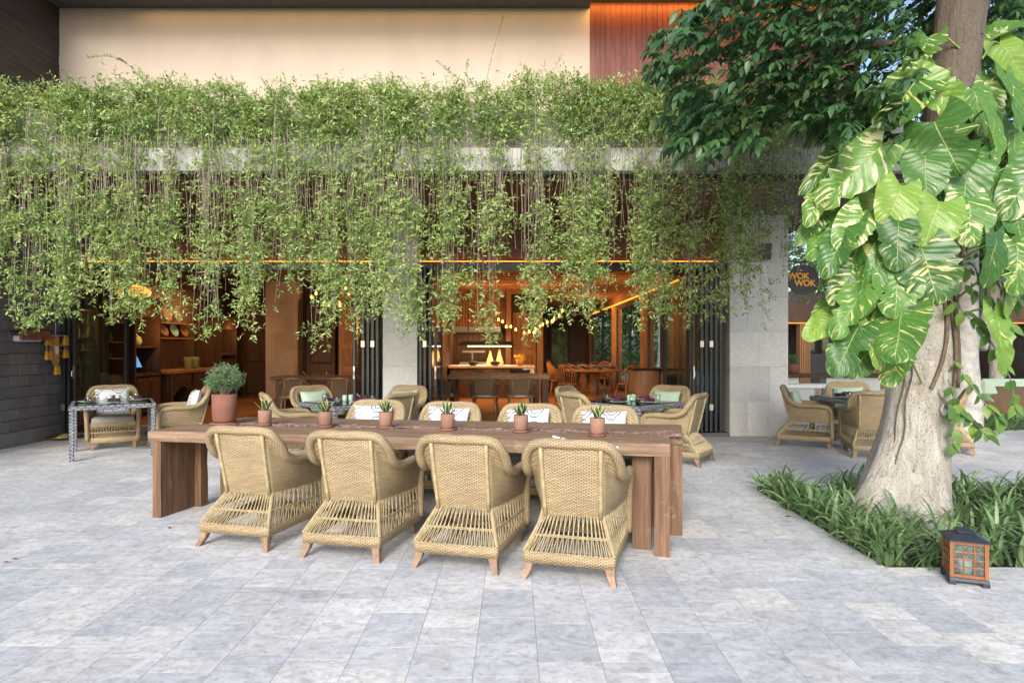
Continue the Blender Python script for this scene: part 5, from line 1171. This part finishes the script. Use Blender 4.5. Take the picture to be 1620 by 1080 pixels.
for i,(bx,by,tx,ty,Y) in enumerate(PL):
    a=at(bx,by,Y+.10); c=at(tx,ty,Y-.06); d=c-a; L_=d.length*rp.uniform(.86,1.02); d.normalize()
    nr=Vector((rp.gauss(0,.4)+.3*(1 if bx>1480 else -1),-1+rp.gauss(0,.2),.75+rp.gauss(0,.45))); nr=(nr-d*nr.dot(d)).normalized()
    o=obj('leaf',PM[i%5],po); o.matrix_local=lmat(a-po0,d,nr,L_)@Matrix.Diagonal((RAT.get(i,.68)/.8,1,1,1))
    z=max(a.z-rp.uniform(.05,.25),.9); cx,cy,r=tcen(min(z,6)); e=Vector((cx+(a.x-cx)*.25,cy-r*.9,z)); mid=a.lerp(e,.5)+Vector((0,0,.06))
    m=MB(); m.tube(catmull([a,a.lerp(mid,.5)+Vector((0,0,.02)),mid,e],3),[.009]*10,5,False); m.build('petiole',plain('pothos petiole',(.16,.24,.06,1),.5) if i==0 else bpy.data.materials['pothos petiole'],po,True,world=True)
for k in range(3):
    m=MB(); pts=[]
    for i in range(14):
        z=1.1+2.2*i/13; cx,cy,r=tcen(z); a=R(255+k*28+20*math.sin(i*.6+k)); pts.append((cx+(r+.02)*math.cos(a),cy+(r+.02)*math.sin(a),z))
    m.tube(catmull(pts,2),.016,6,False); m.build('stem',MT['liana'],po,True,world=True)
# ------------------------------------------------------------------ ovate creeper on the far flank of the trunk
cr=thing('ovate_creeper','climber with small ovate green leaves dangling off the trunk flank','plant',(3.9,5.2,.9)); cl2=leafmesh('leaf',MT['ivy'],1,.62,6,.2,.1); cr0=Vector(cr.location)
strs=[[(1500,470),(1530,500),(1560,530),(1595,590),(1605,640)],[(1500,560),(1530,600),(1560,640),(1590,665)],[(1500,640),(1520,650),(1540,670),(1565,690)],[(1505,440),(1535,455),(1570,480),(1600,520)],[(1500,600),(1510,640),(1508,700)],[(1500,420),(1540,430),(1590,450),(1615,480)]]
for s_ in strs:
    c=catmull([at(x,y,5.0+rp.uniform(-.15,.1)) for x,y in s_],5); m=MB(); m.tube(c,.004,4,False); m.build('stem',MT['stem'],cr,world=True)
    for k in range(2,len(c),2):
        for sg in (-1,1):
            d=((c[k]-c[k-1]).normalized()*.5+Vector((sg*rp.uniform(.2,.9),rp.gauss(-.25,.3),-.5+rp.gauss(0,.3)))).normalized(); nr=Vector((rp.gauss(0,.4),-1,.5+rp.gauss(0,.4))); nr=(nr-d*nr.dot(d)).normalized()
            o=obj('leaf',cl2,cr); o.matrix_local=lmat(c[k]-cr0,d,nr,rp.uniform(.085,.135))
# ================================================================== STRAP-LEAF GROUND COVER
def straps(clumps,name,label,seed,hs=1.0):
    r=random.Random(seed); m=MB()
    for (x,y) in clumps:
        for k in range(r.randint(9,15)):
            a=r.uniform(0,6.28); L_=r.uniform(.15,.40)*hs; el=R(r.uniform(38,84)); w_=r.uniform(.011,.020); d=Vector((math.cos(a),math.sin(a),0)); s_=Vector((-d.y,d.x,0)); p=Vector((x+r.gauss(0,.03),y+r.gauss(0,.03),-.02)); P=[];dr=r.uniform(1.1,2.6); tw=r.uniform(-.5,.5)
            for i in range(7):
                t=i/6; e=el-dr*t*t*.75; ww=w_*(.6+.8*t-1.38*t*t*t) if i<6 else .0008; ss=s_*math.cos(tw*t)+Vector((0,0,math.sin(tw*t))); up=Vector((0,0,1)); P.append([p-ss*ww+up*ww*.4,p,p+ss*ww+up*ww*.4]); p=p+(d*math.cos(e)+Vector((0,0,math.sin(e))))*L_/6
            m.grid(P)
    return m.build(name,MT['strap'],None,True,kind='stuff',label=label,cat='ground cover')
cl3=[]; r=random.Random(9)
while len(cl3)<270:
    x=r.uniform(BEDX+.05,7.4); y=r.uniform(BEDY0+.05,BEDY1-.1)
    if (x-3.47)**2+(y-5.4)**2<.40**2: continue
    if x>2.3 and x<3.1 and y<4.3: continue
    
    cl3.append((x,y))
for i in range(26): cl3.append((BEDX+.04+.05*r.random(),BEDY0+.05+2.2*i/26))
for i in range(36): cl3.append((BEDX+.05+4.6*i/36,BEDY0+.05+.06*r.random()))
straps(cl3,'strap_leaf_plants','arching strap-leaf ground cover around the tree trunk',4)
hl_=[(r.uniform(7.3,12.5),r.uniform(10.75,11.6)) for _ in range(230)]
straps(hl_,'border_plants','low strap-leaf border in front of the wicker sofa',6,1.0)
# fallen leaves and litter
lm_=leafmesh('fallen_leaf',plain('dry leaf',(.20,.10,.05,1),.8,var=.3,scale=20),1,.5,5,.05,.3)
for px,py,s_ in ((18,885,.045),(5,890,.04),(267,834,.05),(1242,818,.07),(95,738,.03),(1202,700,.05),(1208,705,.04)):
    p=gp(px,py); obj('fallen_leaf',lm_,None,(p.x,p.y,.006),random.uniform(0,6),scale=s_,label='dry brown leaf fallen on the paving',cat='leaf',group='leaves fallen on the paving')
# ================================================================== BEYOND THE PILLAR
def bgtree(x,y,h,rx,rz_,n,label,seed,ll=.16,thk=.16):
    t=thing('garden_tree',label,'tree',(x,y,0),group='trees beyond the terrace'); r=np.random.default_rng(seed); m=MB(); top=h-rz_*.6
    m.tube(catmull([(0,0,-.05),(.05,.02,top*.4),(-.04,.05,top*.8),(.1,0,h)],4),[thk-thk*.7*i/12 for i in range(13)],9)
    for k in range(6):
        a=k*1.05; m.tube([(0,0,top*.7+.1*k),(rx*.35*math.cos(a),rx*.35*math.sin(a),h-.2*rz_),(rx*.75*math.cos(a),rx*.75*math.sin(a),h+.1*rz_*math.sin(k))],[.06,.04,.012],6)
    m.build('trunk',MT['bark'],t,True)
    nc=46; cc=r.normal(0,1,(nc,3)); cc/=np.linalg.norm(cc,axis=1,keepdims=True); cc*=r.uniform(.35,1,(nc,1)); cc*=np.array([rx,rx,rz_]); cc[:,2]+=h
    pp=cc[r.integers(0,nc,n)]+r.normal(0,1,(n,3))*np.array([rx,rx,rz_])*.17
    dd=np.stack([r.normal(0,1,n),r.normal(0,1,n),r.normal(-.5,.6,n)],1); nn_=np.stack([r.normal(0,.6,n),r.normal(-.3,.6,n),np.ones(n)],1)
    obj('crown',leaves_mesh('crown',pp,dd,nn_,r.uniform(.7,1.2,n)*ll,r.uniform(.35,.5,n)*ll,mat=MT['bgleaf']),t)
bgtree(9.6,12.6,4.2,2.4,1.9,9000,'leafy garden tree rising behind the wicker sofa',1)
bgtree(13,19,5.5,3.6,3.0,9000,'broad garden tree beside the lounge pavilion',3,.22,.2)
bgtree(8.0,8.8,5.8,2.6,2.6,16000,'dark leafy tree overhanging the pale trunk',4,.15)
bgtree(18,27,6,5,4,9000,'distant round tree behind the lounge pavilion',5,.3,.25)
bgtree(7,30,6,5,4,9000,'distant tree seen past the sign',6,.3,.25)
pt=thing('pale_trunk_tree','smooth whitish tree trunk standing beyond the table behind the tree','tree',(7.45,10.4,0)); m=MB(); m.tube(catmull([(0,0,-.05),(.02,0,.5),(-.03,0,1.2),(.03,.05,2.2),(.1,.1,3.6),(.2,.1,5)],4),[.24-.1*i/20 for i in range(21)],14); m.build('trunk',plain('whitish bark',(.38,.37,.36,1),.8,var=.25,scale=6,bump=.4),pt,True)
m=MB(); m.tube(catmull([(.2,0,1.4),(.5,.1,2.2),(.7,.2,3.2)],4),[.13-.06*i/8 for i in range(9)],8); m.build('limb',MT['bark'],pt,True)
sf_=thing('wicker_sofa','wide wicker sofa with white cushions behind the strap-leaf border','sofa',(9.9,12.6,0),R(-8)); m=MB(); P=[]
for i in range(13):
    a=R(200+i*11.7); p=Vector((.95*math.cos(a),.5*math.sin(a),0)); P.append([p*.9,p*1.0+Vector((0,0,.3)),p*1.06+Vector((0,0,.66))])
m.grid(P,lambda i,j:(i*.15,j*.3)); m.grid([[q*.93+Vector((0,0,q.z*.07)) for q in r_] for r_ in P],lambda i,j:(i*.15,j*.3),True); m.build('woven_shell',MT['rattan'],sf_,True)
m=MB(); m.box(-.8,.8,-.35,.4,.32,.46); m.build('seat_cushion',MT['white'],sf_,bevel=.04); m=MB(); m.box(-.75,.75,-.45,-.3,.47,.80); m.build('back_cushion',MT['green'],sf_,bevel=.05)
lb=thing('low_bar','low white bar with dark brown timber top beyond the pillar','bar',(9.2,17.2,0))
boxes(MB(),(7.0,12.2,16.95,17.5,.58,.68)).build('top',MT['cabinet'],lb,bevel=.006,world=True); boxes(MB(),(8.45,9.9,17.05,17.4,0,.578)).build('front_panel',MT['white'],lb,world=True); boxes(MB(),(7.1,7.7,17.05,17.4,0,.578)).build('front_panel',MT['white'],lb,world=True); boxes(MB(),(10.3,12.1,17.05,17.4,0,.578)).build('front_panel',MT['white'],lb,world=True)
wb=thing('white_bench','white stone bench with rounded ends next to the pillar','bench',(7.0,15.6,0)); m=MB(); m.box(-.9,.72,-.25,.25,.40,.50); m.build('seat',MT['white'],wb,bevel=.03); m=MB(); m.box(-.8,.35,-.2,.2,0,.40); m.build('base',MT['concrete'],wb,bevel=.02)
for x,y,lab in ((7.75,16.3,'bleached tree-stump stool beside the white bench'),(8.6,15.8,'bleached tree-stump stool in front of the low white bar')):
    t=thing('stump_stool',lab,'stool',(x,y,0)); m=MB(); P=[]
    for z,s_ in ((0,1.05),(.15,1),(.3,.97),(.43,1),(.45,.96)): P.append([Vector((.17*s_*(1+.08*math.cos(4*a*.2618+x)+.04*math.sin(9*a*.2618))*math.cos(a*.2618),.17*s_*(1+.08*math.cos(4*a*.2618+x))*math.sin(a*.2618),z)) for a in range(25)])
    m.grid(P,flip=False); m.build('bark_side',m_wood('bleached stump',(.30,.24,.18,1),(.6,.54,.47,1),2,.8) if x<8 else bpy.data.materials['bleached stump'],t,True); m=MB(); m.add(P[-1][:-1],[tuple(range(24))]); m.build('cut_top',MT['foot'],t)
for x,lab,k in ((7.25,'spiky aloe in a terracotta pot on the low bar',0),(7.62,'bushy cactus in a terracotta pot on the low bar',1)):
    t=thing('bar_plant',lab,'potted plant',(x,17.2,.68)); m=MB(); m.lathe([(.10,0),(.14,.02),(.16,.26),(.14,.26),(.13,.22),(.001,.22)],16); m.build('pot',MT['terracotta'],t,True); l2=LV()
    for i in range(26 if k==0 else 160): 
        a=U_(0,6.28); l2.add((0.05*math.cos(a),.05*math.sin(a),.22) if k==0 else (.15*math.cos(a)*U_(0,1),.15*math.sin(a)*U_(0,1),.24+U_(0,.22)),(math.cos(a),math.sin(a),U_(.5,2)),(-math.cos(a),-math.sin(a),1),U_(.3,.5) if k==0 else .09,.05 if k==0 else .03)
    obj('leaves',l2.mesh('leaves',MT['shrub']),t)
fl=thing('floor_lantern','small dark lantern on the paving by the low white bar','lantern',(8.0,16.6,0)); m=MB(); m.box(-.09,.09,-.09,.09,0,.03); m.hexa([(-.11,-.11,.3),(.11,-.11,.3),(.11,.11,.3),(-.11,.11,.3)],[(-.03,-.03,.38),(.03,-.03,.38),(.03,.03,.38),(-.03,.03,.38)])
for x in (-.08,.08):
    for y in (-.08,.08): m.box(x-.01,x+.01,y-.01,y+.01,.03,.3)
m.build('frame',MT['black'],fl); m=MB(); m.box(-.07,.07,-.07,.07,.03,.3); m.build('pane',MT['glass'],fl)
lp=thing('lounge_pavilion','dark lounge pavilion with slatted timber columns and amber strip light','building',(12,22,0))
boxes(MB(),(8.6,24,21,30,2.75,3.2)).build('roof',MT['darkwood'],lp,world=True); boxes(MB(),(8.7,23.9,20.96,20.99,2.17,2.2)).build('led_strip',emit('dim amber strip',(1,.32,.03),.7),lp,world=True); boxes(MB(),(8.6,24,21,21.2,2.2,2.75)).build('fascia',MT['cabinet'],lp,world=True)
boxes(MB(),(8.7,24,27,27.2,0,2.75)).build('wall',MT['cabinet'],lp,world=True); boxes(MB(),(8.6,24,21,27,0,.05)).build('floor',MT['parquet'],lp,world=True); boxes(MB(),(18.6,24,20.9,20.98,0,2.2)).build('wall_panel',MT['lime'],lp,world=True)
for x in (9.7,13.5,17.5):
    c=boxes(MB(),(x-.16,x+.16,21.05,21.3,.05,2.2)).build('column',MT['warmwood'],lp,world=True)
    for k in range(6): boxes(MB(),(x-.17+k*.06,x-.17+k*.06+.035,21.0,21.05,.05,2.2)).build('slat',MT['warmwood'],c,world=True)
for x in (10.6,11.6,14.4,15.5):
    f_=boxes(MB(),(x,x+.06,23,23.06,.05,2.2),(x+.9,x+.96,23,23.06,.05,2.2),(x+.06,x+.9,23,23.06,2.1,2.2)).build('window',MT['black'],lp,world=True); boxes(MB(),(x+.06,x+.9,23.02,23.03,.05,2.1)).build('pane',MT['glass'],f_,world=True)
boxes(MB(),(11.5,13.1,22,22.6,.05,1.0)).build('cabinet',MT['warmwood'],lp,world=True); boxes(MB(),(10.4,11.4,22.2,22.7,.05,1.15)).build('bar_cabinet',MT['black'],lp,world=True)
# clear tall garden wall / hedge that closes the view
l5=LV()
for i in range(26000):
    x=rv.uniform(-2,44); l5.add((x,31+U_(-1,1),U_(0,6)+1.2*noise.noise((x*.4,0,0))),(U_(-1,1),U_(-1,1),U_(-1,.6)),(U_(-1,1),-1,1),U_(.25,.45),U_(.12,.2))
obj('far_hedge',l5.mesh('far_hedge',MT['bgleaf']),None,kind='stuff',label='far green belt of trees closing the view behind the pavilion',cat='trees')
for o in list(bpy.data.objects):
    if o.get('label')=='x': print('UNPLACED',o.name)
